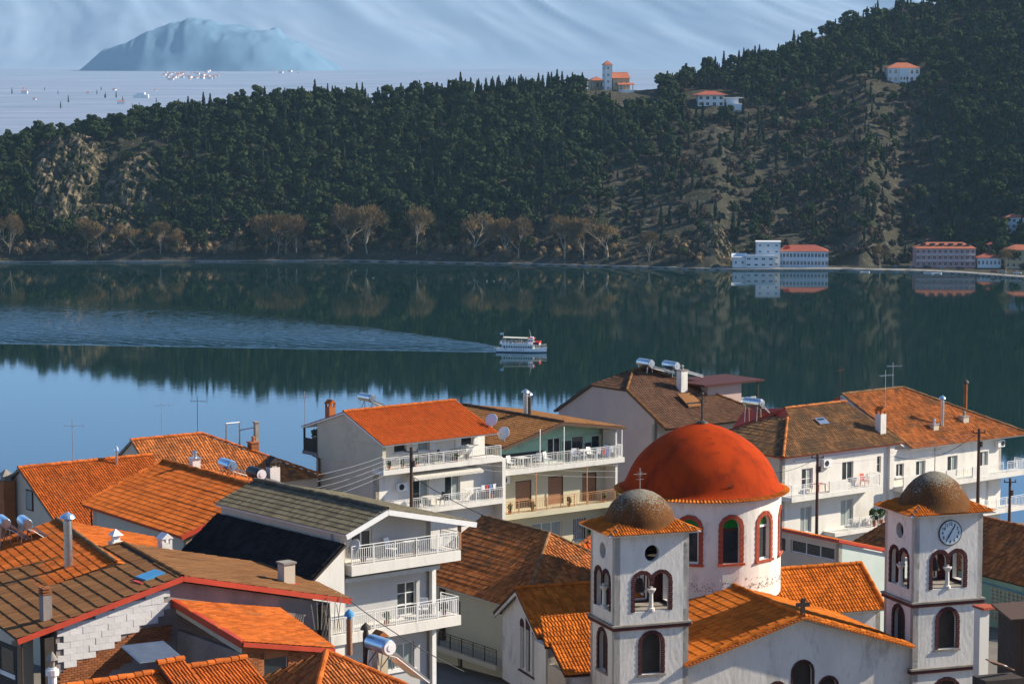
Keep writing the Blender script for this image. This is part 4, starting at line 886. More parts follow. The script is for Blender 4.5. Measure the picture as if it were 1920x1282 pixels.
# --- long white house at the right with two roofs
h=Fr('long_white_house',1467,856,200,39,'long white house with moss-brown and orange roofs and white balconies'); zb=h.zb
A=[(-.4,-.5,.0),(13.0,-.5,-.06),(11.6,4.5,2.78),(4.7,4.5,2.78),(4.0,3.5,2.2)]
Bf=[(-.4,9.2,.0),(-.4,-.5,0),(4.0,3.5,2.2),(4.2,5.4,2.2)]
roof(h,[A,[(13.0,9.4,0),(-.4,9.4,0),(4.7,4.5,2.78),(11.6,4.5,2.78)]],[((4.7,4.5,2.83),(11.6,4.5,2.83)),((-.4,-.5,.05),(4.0,3.5,2.25))],'tile_moss','red_paint',.22,.33,t=.10,rm='tile_old')
roof(h,[Bf],[],'tile_moss','red_paint',.24,.38,t=.10,name='hip_roof')
h.part(MB().prism([(3.3,9.0,.9),(3.95,3.5,2.2),(4.7,4.5,2.85),(4.7,9.0,2.3)],(.1,0,0)),'parapet','red_paint')
C_=[(13.7,-.6,-.62),(27.9,-.6,-.70),(19.7,6,3.12),(12.6,6,3.12)]
roof(h,[C_,[(12.6,12.6,-.6),(12.6,6,3.12),(19.7,6,3.12),(27.9,12.6,-.7)][::-1]],[((12.6,6,3.17),(19.7,6,3.17)),((19.7,6,3.17),(27.9,-.6,-.65)),((13.7,-.6,-.57),(12.6,6,3.17))],'tile_old','white_paint',.22,.33,t=.10,name='orange_roof',rm='tile_moss')
h.part(MB().prism([(13.0,.2,-.1),(13.75,-.5,-.75),(12.75,5.9,2.95),(12.4,5.9,2.8)],(-.12,0,0)),'roof_cheek','white_wall')
h.part(MB().prism([(12.5,6.2,3.0),(12.5,11.5,.2),(12.5,11.5,-.2),(12.5,6.2,.2)],(.1,0,0)),'gable_end','red_paint')
o1=ops(0,(2.1,3.3,-2.75,-1.15),(6.5,7.75,-2.75,-1.05),(10.4,10.85,-2.25,-.95))
w=Wall(h,(0,0),(11.6,0),-3.0,-.12,'white_wall',o1); w.window(o1[0],mull=1,pane=('glass','glass_curtain'),name='balcony_door',trans=1); w.window(o1[1],name='balcony_door'); w.window(o1[2],mull=0,trans=1)
o2=ops(0,(2.0,3.2,-6.1,-4.1),(6.4,7.8,-6.1,-4.0)); w=Wall(h,(0,.0),(11.6,.0),zb,-3.003,'white_wall',o2)
for o in o2: w.window(o,pane='glass_curtain',mull=1,name='balcony_door')
h.part(MB().box(11.6,12.1,-.25,.4,zb,-.2),'pier','white_wall')
o3=ops(12.1,(12.7,13.6,-2.85,-1.8),(15.0,16.1,-3.45,-1.8),(18.7,19.9,-3.45,-1.75),(22.6,23.6,-3.45,-1.75)); w=Wall(h,(12.1,.1),(25.2,.1),-3.5,-.65,'white_wall',o3)
w.window(o3[0],sill='white_paint'); [w.window(o,name='balcony_door',pane=('glass','glass_curtain')) for o in o3[1:]]
o4=ops(12.1,(22.9,23.7,-6.2,-4.2)); w=Wall(h,(12.1,.1),(24.9,.1),zb,-3.503,'white_wall',o4); w.window(o4[0],pane='white_paint',mull=0,name='door')
Wall(h,(0,9),(0,0),zb,-.1,'beige_wall',[(6.6,7.6,-1.9,-.9)],name='side_wall').window((6.6,7.6,-1.9,-.9),frame='shutter_wood',pane='shutter_wood',mull=0)
Wall(h,(25.2,.1),(25.2,12),zb,-.7,'white_wall',name='side_wall')
h.part(MB().box(-.2,9.6,-1.25,0,-3.35,-3.0),'balcony_slab','white_wall'); h.part(MB().box(12.1,27.0,-1.2,.1,-3.85,-3.5),'balcony_slab','white_wall'); h.part(MB().box(4.5,11.4,-1.25,0,-6.5,-6.2),'balcony_slab','white_wall'); h.part(MB().box(20,27.0,-1.2,.1,-6.75,-6.4),'balcony_slab','white_wall')
railing(h,[(-.1,-.05),(-.1,-1.15),(3.9,-1.15)],-3.0,.9,'rail_white',.17,.025); railing(h,[(5.9,-1.15),(9.5,-1.15),(9.5,-.1)],-3.0,.9,'rail_white',.17,.025)
h.part(MB().box(3.9,5.9,-1.2,-1.1,-3.0,-2.15),'parapet','white_wall')
railing(h,[(14.6,-1.1),(17.2,-1.1)],-3.5,.9,'rail_white',.17,.025); railing(h,[(18.3,-1.1),(20.3,-1.1)],-3.5,.9,'rail_white',.17,.025); railing(h,[(22.2,-1.1),(24.1,-1.1)],-3.5,.9,'rail_white',.17,.025); railing(h,[(24.6,-1.1),(26.9,-1.1),(26.9,.1)],-3.5,.9,'rail_white',.17,.025)
for a,b in ((12.2,14.6),(17.2,18.3),(20.3,22.2)): h.part(MB().box(a+.03,b-.03,-1.15,-1.05,-3.5,-2.62),'parapet','white_wall')
railing(h,[(6.0,-1.15),(11.3,-1.15)],-6.2,.9,'rail_white',.17,.025); railing(h,[(21,-1.1),(26.9,-1.1)],-6.4,.9,'rail_white',.17,.025)
mb=MB(); mb.box(1.2,9.4,-.12,-.02,-.55,-.43); h.part(mb,'rolled_awning','white_paint')
p=h.f(1661,800,2.0); chimney(h,11.7,.9,-.1,2.2,.62,.62,'white_wall','gable','tile_orange')
p=h.f(1751,820,1.2); chimney(h,p.x,1.2,-.1,.75,.6,.5,'stone_wall','pots','steel',.25); p=h.f(1807,808,1.6); chimney(h,p.x,1.6,.1,1.0,.65,.5,'stone_wall','pots','stone_trim',.25)
p=h.f(1766,812,1.4); flue(h,p.x,1.4,.2,2.6,.15,'steel','tank_blue'); p=h.f(1796,770,6.0); flue(h,p.x,5.2,-1.5,3.0,.15,'brick','iron')
mb=MB(); w.bx(mb,12.3,13.1,-1.5,-.95,-.38,-.03); c=h.part(mb,'air_conditioner','plastic_white'); mb=MB(); q=w.pt(12.85,-1.22,-.39); mb.tube(q,q+Vector((0,-.02,0)),.2,n=16); h.part(mb,'fan','plastic_dark',c)
sk=MB(); sk.prism([(6.3,2.2,1.62),(7.3,2.2,1.62),(7.3,2.9,2.02),(6.3,2.9,2.02)],(0,-.04,.10)); s_=h.part(sk,'skylight','steel'); sk=MB(); sk.prism([(6.42,2.24,1.75),(7.18,2.24,1.75),(7.18,2.78,2.06),(6.42,2.78,2.06)],(0,-.005,.012)); h.part(sk,'pane','glass',s_)
rack(h,3.3,6.6,1.75,5,'silver solar tank standing over the moss-brown hip roof',L=1.7,r=.33,tank='steel',h=1.15,panels=2,plen=2.3,tilt=38); 
furniture(h,'table',3.2,-.7,-3.0,0,'small table with red cloth on the white balcony','red_paint'); furniture(h,'chair',8.4,-.6,-3.0,0,'red-cushioned chair on the white balcony','red_paint')
mb=MB()
for k in range(9): mb.box(12.3+k*.28,12.58+k*.28,-1.0,0,-6.2,-5.9+k*.28)
h.part(mb,'outside_stair','white_wall'); railing(h,[(12.3,-1.0,-5.9),(14.7,-1.0,-3.6)],0,.9,'steel',.3,.02)
for i in range(3): pot(h,9+i*.8,-1.0,-6.2,['leafy plant first on the lower white balcony','leafy plant second on the lower white balcony','leafy plant third on the lower white balcony'][i],1.5)
antenna(h.w(19.2,5.8,3.1)-Vector((.6,0,0)),2.2,'thin aerial on the ridge of the long white house',R(10),7); antenna(h.w(12.7,6.3,3.0),2.4,'rusty aerial mast where the two roofs of the white house meet',R(60),6,m='brown_wood')
antenna(h.w(12.3,1.0,2.6),3.0,'tall aerial rising from the white gabled chimney',R(30),4)
LWH=h
dish(h.w(28.3,-1.2,-5.5),.55,'orange-tinted satellite dish by the lakeside pole',R(-60))
# --- low building with orange roof behind the red dome
h=Fr('low_house',1573,1015,172,37,'low white house with pale orange roof and strip window behind the dome'); zb=h.zb
roof(h,[[(7.5,-.15,-1.85),(7.5,12,-1.85),(-.15,12,.1),(-.15,-.15,.1)]],[],'tile_orange','red_paint',.24,.4,t=.16)
h.part(MB().prism([(-.2,-.2,.0),(7.5,-.2,-1.95),(7.5,-.2,-1.75),(-.2,-.2,.2)],(0,.04,0)),'fascia','red_paint')
wo=[(4.4,6.9,-1.5,-.5),(7.4,12-.4,-1.35,-.5)]; w=Wall(h,(0,12),(0,0),zb,-.06,'beige_wall',wo,name='side_wall'); w.window(wo[0],mull=0); w.window(wo[1],mull=2,frame='white_paint')
Wall(h,(0,0),(7.2,0),zb,-2.1,'pale_green_wall',gable=[(7.2,-2.05),(0,-.15)])
# --- house behind the right tower with green wall
h=Fr('green_house',1843,1078,178,30,'pale green house with weathered tiled roof behind the clock tower'); zb=h.zb
roof(h,[[(0,14.5,0),(0,-9,0),(4.3,-9,2.75),(4.3,12.5,2.75)],[(8.6,-9,0),(8.6,14,0),(4.3,12.5,2.75),(4.3,-9,2.75)]],[((4.3,12.5,2.8),(4.3,-9,2.8))],'tile_old','brown_wood',.24,.36,solo=0)
Wall(h,(.3,5),(.3,-8.8),zb,-.05,'green_wall',name='side_wall')
q0=h.s(1861,1100,.3); q1=h.s(1920,1150,.3); mb=MB()
for k in range(9): z=-.75-k*.26; mb.box(.18,.29,-6.5,q0.y,z-.06,z)
for k in range(14): y=q0.y-k*.42; mb.box(.17,.28,y-.05,y,-2.9,-.7)
h.part(mb,'lattice','stone_wall'); h.part(MB().path([(.2,2.5,-.5),(.2,-6,-.62)],.035),'blue_pipe','blue_metal')
antenna(h.w(2.0,-3.2,1.4),1.4,'fallen silver aerial lying on the weathered tiled roof',R(200),9)
# --- cream house left of the church
h=Fr('cream_house',835,1095,160,34,'cream house with weathered hipped roof beside the church'); zb=h.zb
ra=h.s(905,968,x=5.2); rb=h.s(1030,1000,x=5.2); rz=(ra.z+rb.z)/2; yf=rb.y-5.2; A0=(5.2,ra.y,rz); A1=(5.2,rb.y,rz); E0=(-.3,yf,-.1); E1=(10.7,yf,-.1)
roof(h,[[(-.3,ra.y,-.1),E0,A1,A0],[E0,E1,A1],[E1,(10.7,ra.y,-.1),A0,A1]],[(A0,A1),(A1,E0),(A1,E1)],'tile_old','white_paint',.23,.36,solo=300,rm='tile_moss',ph=1.0,st=.034)
w0=[(6.1,6.55,-1.7,-.7),(6.3,6.8,-5.0,-4.2)]
w=Wall(h,(.0,2.7),(.0,-8.3),zb,-.05,'cream_wall',[(3.9,4.4,-1.75,-.75),(4.1,4.6,-4.9,-4.1)],name='side_wall'); [w.window(o,mull=0,fw=.04) for o in ((3.9,4.4,-1.75,-.75),(4.1,4.6,-4.9,-4.1))]
h.part(MB().box(-1.3,0,-7.5,2.7,-3.75,-3.45),'balcony_slab','stone_wall'); railing(h,[(-1.2,2.6),(-1.2,-7.4)],-3.45,.9,'iron',.14,.018)
h.part(MB().box(-.02,.0-.004,1.2,2.0,-3.4,-.8),'door','brown_wood'); h.part(MB().box(-.25,0,.0,.3,-3.45,-.1),'pillar','brown_wood')
h=Fr('small_roof_house',976,1104,156,20,'low house with dark red tiles squeezed between church and cream house'); zb=h.zb
c1=h.f(1112,1022,3.2); c2=h.f(1190,985,4.6)
roof(h,[[(-.4,-.1,-.25),(9,-.1,-.25),(9,c1.y+1.5,c1.z+.9),(c1.x+1.6,c1.y+1.5,c1.z+.9)]],[((-.4,-.1,-.2),(c1.x+1.6,c1.y+1.5,c1.z+.95))],'tile_red','brown_wood',.3,.5,t=.12,rm='tile_old')
Wall(h,(0,.1),(9,.1),zb,-.35,'beige_wall'); Wall(h,(0,4),(0,.1),zb,-.4,'beige_wall',name='side_wall')
# --- grey house with white balconies (centre left)
h=Fr('grey_balcony_house',650,1003,128,39,'grey house with charcoal tiled roof and white railed balconies'); zb=h.zb; rx,rz_=2.48,.96
L_=[(0,11.8,0),(0,0,0),(rx,0,rz_),(rx,11.8,rz_)]; R_=[(7.95,0,-.26),(7.95,11.8,-.26),(rx,11.8,rz_),(rx,0,rz_)]
roof(h,[L_,R_],[((rx,11.8,rz_+.05),(rx,0,rz_+.05))],'tile_grey','white_paint',.24,.38,ph=1.0,st=.034,solo=300,t=.12,rm='tile_grey')
for a,b in (((-.05,-.05,-.1),(rx,-.05,rz_-.1)),((rx,-.05,rz_-.1),(8.0,-.05,-.37))): h.part(MB().bar(a,b,.06,.26),'bargeboard','white_paint')
w=Wall(h,(.25,11.6),(.25,.9),-2.3,-.1,'beige_wall',[(1.0,1.8,-1.05,-.5),(5.5,6.1,-1.1,-.55)],name='side_wall'); [w.window(o,mull=1,fw=.06,deep=.05) for o in ((1.0,1.8,-1.05,-.5),(5.5,6.1,-1.1,-.55))]
Wall(h,(.25,11.6),(.25,.9),zb,-2.303,'grey_wall',name='side_wall')
o1=ops(.25,(1.3,2.6,-1.52,.35)); w=Wall(h,(.25,1.4),(6.2,1.4),-1.6,-.15,'grey_wall',[(1.05,2.3,-1.58,-.16)],gable=[(5.95,.05),(2.23,.8),(0,.0)]); w.window((1.05,2.3,-1.58,-.16),mull=1,name='balcony_door')
d0=h.f(745,1093,1.4); d1=h.f(781,1180,1.4); dd=[(d0.x-.25,d1.x-.25,-4.82,d0.z)]
w=Wall(h,(.25,1.4),(6.2,1.4),-4.9,-2.1,'grey_wall',dd); w.window(dd[0],mull=1,name='balcony_door',trans=2)
d0=h.f(725,1210,1.4); d1=h.f(777,1250,1.4); de=[(d0.x-.25,d1.x-.25,d1.z,d0.z)]; w=Wall(h,(.25,1.4),(6.2,1.4),zb,-5.4,'grey_wall',de); w.window(de[0],mull=2,pane='glass_curtain',sill='white_paint')
Wall(h,(6.2,1.4),(6.2,11.6),zb,-.2,'grey_wall',name='side_wall')
h.part(MB().box(6.05,6.3,1.1,1.35,zb,-2.1),'downpipe_pillar','white_paint')
for z,x0 in ((-1.56,.25),(-4.86,-1.0)):
    h.part(MB().box(x0,7.0,-.05,1.4,z-.5,z),'balcony_slab','white_wall'); railing(h,[(x0+.08,.05) if x0>0 else (x0+.08,.05),(6.9,.05),(6.9,1.5)],z,.95,'rail_white',.125,.026,solo=True)
h.part(MB().bar((7.1,.2,-1.56),(7.1,.2,-.2),.14),'post','shutter_wood')
mb=MB()
for k in range(36):
    x0,x1=.1+k*5.8/36,.1+(k+1)*5.8/36; d=.03*math.sin(k*1.9); mb.quad((x0,1.38,-2.16),(x1,1.38,-2.16),(x1,.25,-2.22),(x0,.25,-2.22)); mb.quad((x0,.25,-2.22),(x1,.25,-2.22),(x1,.24,-2.42-d),(x0,.24,-2.42+d))
h.part(mb,'awning','fabric_cream')
dish(h.w(.75,.3,-.75),.42,'white satellite dish on the upper balcony of the grey house',R(-50))
GBH=h
# annex with steep roof in shade on its left
a0=h.f(655,1015,.15); a1=h.f(585,1088,.15)
an=Fr('annex',650,1003,128,39,'low annex with shaded dark roof left of the grey house')
an.part(MB().prism([(a0.x-.35,.1,a0.z-.2),(a1.x,.1,a1.z),(a1.x,.1,an.zb),(a0.x-.35,.1,an.zb)],(0,.25,0)),'front_wall','white_wall')
ad=(a1-a0); ex=a1+ad*.9
roof(an,[[(ex.x,11.5,ex.z),(ex.x,.05,ex.z),(a0.x-.3,.05,a0.z-.1),(a0.x-.3,11.5,a0.z-.1)]],[],'tile_shade','dark_wood',.25,.38,t=.12)
# white outbuilding wing (balcony return at lower left)
# --- orange roofed house (mid left)
h=Fr('orange_roof_house',330,1003,140,34,'house with broad orange tiled roof and beige walls, mid left'); zb=h.zb
roof(h,[[(0,11.8,0),(0,-.6,0),(5.6,-.6,1.9),(5.6,12.6,1.9)],[(10.6,-.6,.5),(10.6,12.8,.5),(5.6,12.6,1.9),(5.6,-.6,1.9)]],[((5.6,12.6,1.95),(5.6,-.6,1.95)),((0,11.8,.05),(5.6,12.6,1.95))],'tile_orange','red_paint',.23,.40,solo=300,ph=1.0,st=.034)
Wall(h,(.5,11.4),(.5,-.2),zb,.15,'beige_wall',name='side_wall'); Wall(h,(.5,-.2),(9,-.2),zb,.2,'beige_wall',[(.6,1.2,-1.5,-.6)],gable=[(8.5,.6),(5.1,1.72),(0,.2)]).window((.6,1.2,-1.5,-.6),mull=0)
h.part(MB().bar((0,-.65,-.05),(5.6,-.65,1.85),.05,.25),'bargeboard','red_paint')
h.part(MB().path([(.3,11.0,.0),(.3,11.2,-.4),(.3,10.9,-2.6)],.05),'drainpipe','brown_wood')
chimney(h,6.2,9.8,1.5,2.35,.5,.45,'white_wall','pots','steel'); p=h.f(512,895,3.2); chimney(h,p.x,3.2,1.2,2.6,.62,.5,'white_wall','gable','dark_wood')
rack(h,6.6,6.6,1.65,-4,'pale blue solar tank on the orange roof, mid left',L=1.35,r=.31,tank='tank_blue',cap='tank_blue',h=.45,panels=1,plen=2.6,tilt=20); rack(h,6.7,3.4,1.65,-4,'black solar tank with white end on the orange roof, mid left',L=1.35,r=.33,tank='plastic_dark',cap='plastic_white',h=.35,panels=1,plen=2.8,tilt=20)
# --- far left house with fine orange tiles
h=Fr('gable_house',37,880,160,36,'beige gabled house with fine orange tiles at the left edge'); zb=h.zb
roof(h,[[(-.1,-5.3,-2.85),(9,-5.3,-2.85),(9,0,.05),(-.1,0,.05)],[(9,5.3,-2.85),(-.1,5.3,-2.85),(-.1,0,.05),(9,0,.05)]],[((-.1,0,.1),(9,0,.1))],'tile_orange','stone_trim',.17,.26,t=.08)
w=Wall(h,(.1,5.1),(.1,-4.9),zb,-2.75,'beige_wall',gable=[(10,-2.75),(5.1,-.12),(0,-2.8)],name='gable_wall')
mb=MB(); mb.box(.03,.09,-1.6,-.7,-2.35,-1.1); d=h.part(mb,'window','brown_wood'); mb=MB(); mb.box(.015,.029,-1.52,-.78,-2.28,-1.17); h.part(mb,'pane','glass_curtain',d)
Wall(h,(.1,-4.6),(9,-4.6),zb,-2.95,'white_wall'); h.part(MB().box(0,9,-5.6,-5.33,-3.05,-2.85),'gutter','steel')
p=h.s(15,905,-.6); chimney(h,-.45,1.0,-4.6,-.75,.75,.9,'brick','pyramid','stone_trim'); p=h.f(212,868,-.3); flue(h,6.3,-.5,-.3,.55,.08,'steel','steel')
antenna(h.w(3.6,.1,.05),2.7,'thin mast aerial on the ridge of the left gabled house',0,3)
# --- larger hipped house behind it
h=Fr('hip_house',245,827,185,36,'house with wide orange hipped roof and dark gable behind the left roofs'); zb=h.zb
roof(h,[[(0,-4.7,-3.12),(13.0,-4.7,-3.12),(5.66,0,.02),(0,0,.02)],[(13.0,5,-3.12),(0,5,-3.12),(0,0,.02),(5.66,0,.02)]],[((0,0,.07),(5.66,0,.07)),((5.66,0,.07),(13.0,-4.7,-3.07))],'tile_old','stone_trim',.22,.33,t=.08,rm='tile_orange')
Wall(h,(.15,4.6),(.15,-4.3),zb,-3.1,'beige_wall',gable=[(8.9,-3.05),(4.6,-.12),(0,-3.1)],name='gable_wall'); Wall(h,(.15,-4.3),(12.6,-4.3),zb,-3.2,'beige_wall')
p=h.f(486,850,-1.5); chimney(h,8.9,-1.7,-1.6,-.65,.6,.6,'brick','pots','terracotta'); chimney(h,9.4,-1.3,-1.6,.7,.28,.28,'stone_trim','slab','stone_trim')
mb=MB(); mb.path([(7.2,-.8,-.8),(7.2,-.8,.75),(8.3,-.8,.75),(8.3,-.8,-1.0)],.06); mb.path([(8.3,-.8,.2),(9.4,-1.2,.35)],.05); h.part(mb,'vent_pipe','steel')
antenna(h.w(2.5,.1,.0),2.7,'left of two tall aerials above the hipped roof',R(15),5); antenna(h.w(5.4,.1,.0),2.8,'right of two tall aerials above the hipped roof',R(-10),6,m='iron')
# --- rear-left roof with solar heaters
h=Fr('corner_house',180,1032,125,22,'house with worn orange roof carrying solar heaters at the left edge'); zb=h.zb
roof(h,[[(-4.6,9,-1.35),(-4.6,-3.5,-1.35),(.1,-3.5,0),(.1,9,0)],[(5,-3.5,-1.2),(5,9,-1.2),(.1,9,0),(.1,-3.5,0)]],[((.1,9,.05),(.1,-3.5,.05))],'tile_orange','brown_wood',.24,.42,ph=1.0,st=.034,solo=150,rm='tile_moss')
Wall(h,(-4.3,8.8),(-4.3,-3.3),zb,-1.4,'beige_wall',name='side_wall')
p=h.f(110,1040,-.5); flue(h,-1.6,-1.2,-1.3,1.75,.2,'steel','tank_blue')
rack(h,-2.0,6.8,-.6,0,'blue-topped solar tank at the left edge above the worn roof',L=1.3,r=.27,tank='tank_blue',h=.75,panels=2,plen=2.0,tilt=36); rack(h,-2.9,7.6,-.9,0,'solar tank cut off by the left edge',L=1.3,r=.27,tank='tank_blue',h=1.0,panels=1,plen=1.9,tilt=36)
# --- big brown roofed house with red trim (front left)
h=Fr('brown_roof_house',35,1198,113,36,'unfinished house with wide brown roof and red fascia, front left'); zb=h.zb
AP=(8.04,-.05,1.83); RB=(9.75,8.8,1.83); EL=(-.05,-.05,0); EB=(2.45,12.7,0); ER=(16.9,-.05,-.28); EK=(18.6,8.8,-.28)
roof(h,[[EB,EL,AP,RB],[ER,EK,RB,AP]],[(RB,AP),(EB,RB)],'tile_brown','dark_wood',.22,.66,t=.14,rm='tile_brown',rr=.09,ph=.2,st=.045)
for a,b in (((-.1,-.1,-.09),(8.04,-.1,1.74)),((8.04,-.1,1.74),(16.95,-.1,-.38))): h.part(MB().bar(a,b,.06,.24),'fascia','red_paint')
bw=Wall(h,(1.9,.3),(16.0,.3),zb,-.45,'cement',gable=[(14.1,-.4),(6.14,1.52),(0,.1)],name='front_wall')
def top(x): return .0+x*.2277-.42          # underside of the left verge
def mid(x): return -1.75+(x-1.9)*.36       # lower edge of the white blocks
bl=MB().box(0,.612,-.06,0,0,.279).mesh('block','block_white'); rng_=random.Random(5)
for r_ in range(12):
    z=-1.9+r_*.285
    for k in range(14):
        x=1.95+k*.62+(r_%2)*.3
        if x+.6>7.7: continue
        if z+.27<top(x)+.32 and z>mid(x)-.1: link('block',bl,bw.o,(x,.28+rng_.uniform(0,.02),z+h.dz))
bk=MB().box(0,.26,-.04,0,0,.085).mesh('brick','brick'); c_=0
for r_ in range(34):
    z=-3.9+r_*.105
    for k in range(24):
        x=1.92+k*.28+(r_%2)*.14
        if z+.09<mid(x)+.02 and z>mid(x)-1.3 and x<7.4 and c_<300: link('brick',bk,bw.o,(x,.285,z+h.dz)); c_+=1
q=h.f(86,1165,1.2); chimney(h,q.x,1.2,q.z-.9,q.z+1.2,.42,.42,'cement','stack','brick',.0); q=h.f(537,1085,2.6); chimney(h,q.x,2.6,q.z-.5,q.z+.75,.6,.6,'beige_wall','slab','stone_trim',.3)
q=h.f(285,1082,1.6); zz=q.z; sk=MB(); sk.prism([(q.x-.5,1.2,zz-.1),(q.x+.5,1.2,zz+.12),(q.x+.5,2.2,zz+.12),(q.x-.5,2.2,zz-.1)],(-.03,0,.12)); s_=h.part(sk,'skylight','blue_metal'); h.part(MB().box(q.x-.85,q.x-.5,1.0,1.9,zz-.2,zz-.08),'flashing','red_paint',s_)
h.part(MB().box(1.3,1.75,.15,.6,zb,-.15),'post','dark_wood'); h.part(MB().bar((.25,.2,zb),(.25,.2,-.1),.06),'post','brown_wood')
h.part(MB().box(.3,1.3,1.3,1.4,zb,-.35),'side_wall','stone_wall')
mb=MB(); mb.box(.0,.05,.3,6,-3.2,-.4); gl=h.part(mb,'window','dark_wood')
for k in range(4): mb=MB(); mb.box(-.025,-.002,.5+k*1.4,1.7+k*1.4,-1.6,-.6); h.part(mb,'pane','glass',gl); mb=MB(); mb.box(-.03,-.002,.4+k*1.4,1.75+k*1.4,-1.85,-1.65); h.part(mb,'rail','white_paint',gl)
h.part(MB().box(-.5,.2,.25,6.2,-4.2,-3.2),'balcony_front','white_wall')
for px,py,c in ((217,1018,'pyramid'),(309,1022,'gable')): q=h.f(px,py,9.4); chimney(h,q.x,9.4,q.z-1.6,q.z+.1,.55,.5,'white_wall',c,'white_paint')
for i in range(9):
    q=h.f(590+i*6,1150,-.25); a=h.w(q.x,-.25,q.z-.75); o=MB().bar((0,0,0),(.12*(i%4-1.5),.2,1.15+.12*((i*5)%4)),.035).build('timber_rod','stone_wall',None,loc=a); tag(o,'thin grey rod leaning in the bundle under the brown roof corner','rod','rods leaning under the brown roof')
h.part(MB().box(15.3,15.7,-.05,.28,zb,-.4),'post','dark_wood')
B5=h
# --- small shed with bright orange roof and red fascia, leaning on that house
BL=h.f(325,1125,.3); BR=h.f(522,1140,.3); FL=h.s(455,1203,BL.x); nn=(BR-BL).cross(FL-BL); 
w0=lambda v: h.w(v.x,v.y,v.z)
d=ray(627,1215); c0=Vector((0,0,HC)); wn=(w0(BR)-w0(BL)).cross(w0(FL)-w0(BL)); fw=c0+d*((w0(BL)-c0).dot(wn)/d.dot(wn))-h.o; FR_=Vector((fw.dot(h.ax),fw.dot(h.ay),fw.z))
g=h; h=Fr('brick_shed',455,1203,113,36,'brick shed with bright orange lean-to roof and red fascia'); h.o=g.o.copy(); h.base=g.base; h.dz=g.dz; h.e.location=g.e.location.copy(); zb=h.zb=-h.dz
roof(h,[[FR_,BR,BL,FL]],[],'tile_orange','dark_wood',.2,.34,t=.10,ph=1.0,st=.034)
dn=Vector((0,-.05,-.1)); h.part(MB().bar(FL+dn,FR_+dn,.06,.2),'fascia','red_paint'); ln=Vector((-.05,0,-.12)); h.part(MB().bar(FL+ln,BL+ln,.05,.3),'fascia','red_paint'); h.part(MB().bar(FL+Vector((0,0,.04)),BL+Vector((0,0,.04)),.22,.05),'verge','red_paint')
yw=FL.y+.2; q0=h.f(495,1222,yw); q1=h.f(541,1266,yw); x0=FL.x+.12; sl=(FR_.z-FL.z)/(FR_.x-FL.x); xr=FR_.x-.35
oo=[(q0.x-x0,q1.x-x0,q1.z,q0.z)]; zt=FL.z+sl*(xr-x0)-.16
w=Wall(h,(x0,yw),(xr,yw),zb,zt,'brick',oo,gable=[(xr-x0,zt+.002),(0,FL.z-.16)]); w.window(oo[0],mull=0,fw=.05,sill='white_paint')
for r_ in range(26):
    z=q1.z-.9+r_*.085
    for k in range(20):
        x=x0+.03+k*.235+(r_%2)*.11
        if x+.2>xr or z+.08>FL.z-.2+sl*(x-x0+.2): continue
        if x+.22>q0.x-.04 and x<q1.x+.04 and z+.08>q1.z-.1 and z<q0.z+.06: continue
        link('brick',bk,w.o,(x,yw-.002,z+h.dz)).scale=(.84,.4+.25*((r_*7+k*3)%4)/4,.8)
Wall(h,(FL.x+.1,.2),(FL.x+.1,yw),zb,FL.z-.55,'cement',name='side_wall'); h.part(MB().bar(Vector((FL.x+.05,yw,FL.z-.42)),Vector((BL.x+.05,.1,BL.z-.42)),.08,.22),'ring_beam','stone_wall')
# --- roofs at the bottom edge
h=Fr('hip_cottage',612,1222,104,36,'cottage with weathered hipped roof at the bottom edge, centre left'); zb=h.zb
T_=(0,0,0); zc=-2.4; c_=[(-3.6,-4.0,zc),(4.4,-4.0,zc),(4.4,4.0,zc),(-3.6,4.0,zc)]
roof(h,[[c_[0],c_[1],T_],[c_[3],c_[0],T_],[c_[1],c_[2],T_],[c_[2],c_[3],T_]],[(T_,c_[0]),(T_,c_[1]),(T_,c_[2])],'tile_old','brown_wood',.16,.36,solo=300,rm='tile_orange',rr=.12)
Wall(h,(-3.4,3.8),(-3.4,-3.8),zb,zc-.05,'brick',name='side_wall'); Wall(h,(-3.4,-3.8),(4.2,-3.8),zb,zc-.05,'brick')
q=h.f(712,1215,1.4); chimney(h,q.x,1.4,q.z-1.2,q.z+.25,.5,.45,'stone_wall','gable','tile_old')
q=h.f(686,1235,1.0); flue(h,q.x,1.0,q.z-.6,q.z+1.1,.12,'iron','iron'); q=h.f(655,1200,2.6); flue(h,q.x,2.6,q.z-.6,q.z+.9,.12,'shutter_wood','blue_metal')
q=h.f(712,1232,.2); rack(h,q.x,.2,q.z-.35,0,'blue solar tank beside the grey house above the bottom roof',L=1.35,r=.33,tank='tank_blue',cap='plastic_white',h=.55,panels=2,plen=2.2,tilt=40)
h=Fr('ridge_cottage',345,1238,103,38,'cottage with orange ridge roof along the bottom edge, left'); zb=h.zb
roof(h,[[(-7,-4.5,-2.6),(2.9,-4.5,-2.6),(2.9,0,-.35),(-7,0,-.35)]],[((-7,0,-.3),(2.9,0,-.3))],'tile_orange','brown_wood',.16,.36,solo=300,rr=.13)
roof(h,[[(-1.2,-1.4,-.75),(.0,-1.4,-.75),(.0,0,.0),(-1.2,0,.0)]],[((-1.2,0,.05),(.0,0,.05))],'tile_orange','brown_wood',.16,.36,name='raised_roof',rr=.13)
Wall(h,(-6.8,-.2),(2.7,-.2),zb,-.55,'brick',name='back_wall')
cs=MB(); 
for k in range(22): cs.prism([(k*.09,0,0),(k*.09+.045,0,.05),(k*.09+.09,0,0)],(0,2.2,.0))
o=cs.build('corrugated_sheet','corrugated',None,loc=at(262,1243,109)); o.rotation_euler=(R(8),0,R(30)); tag(o,'grey corrugated sheet lying in the dark yard','metal sheet')
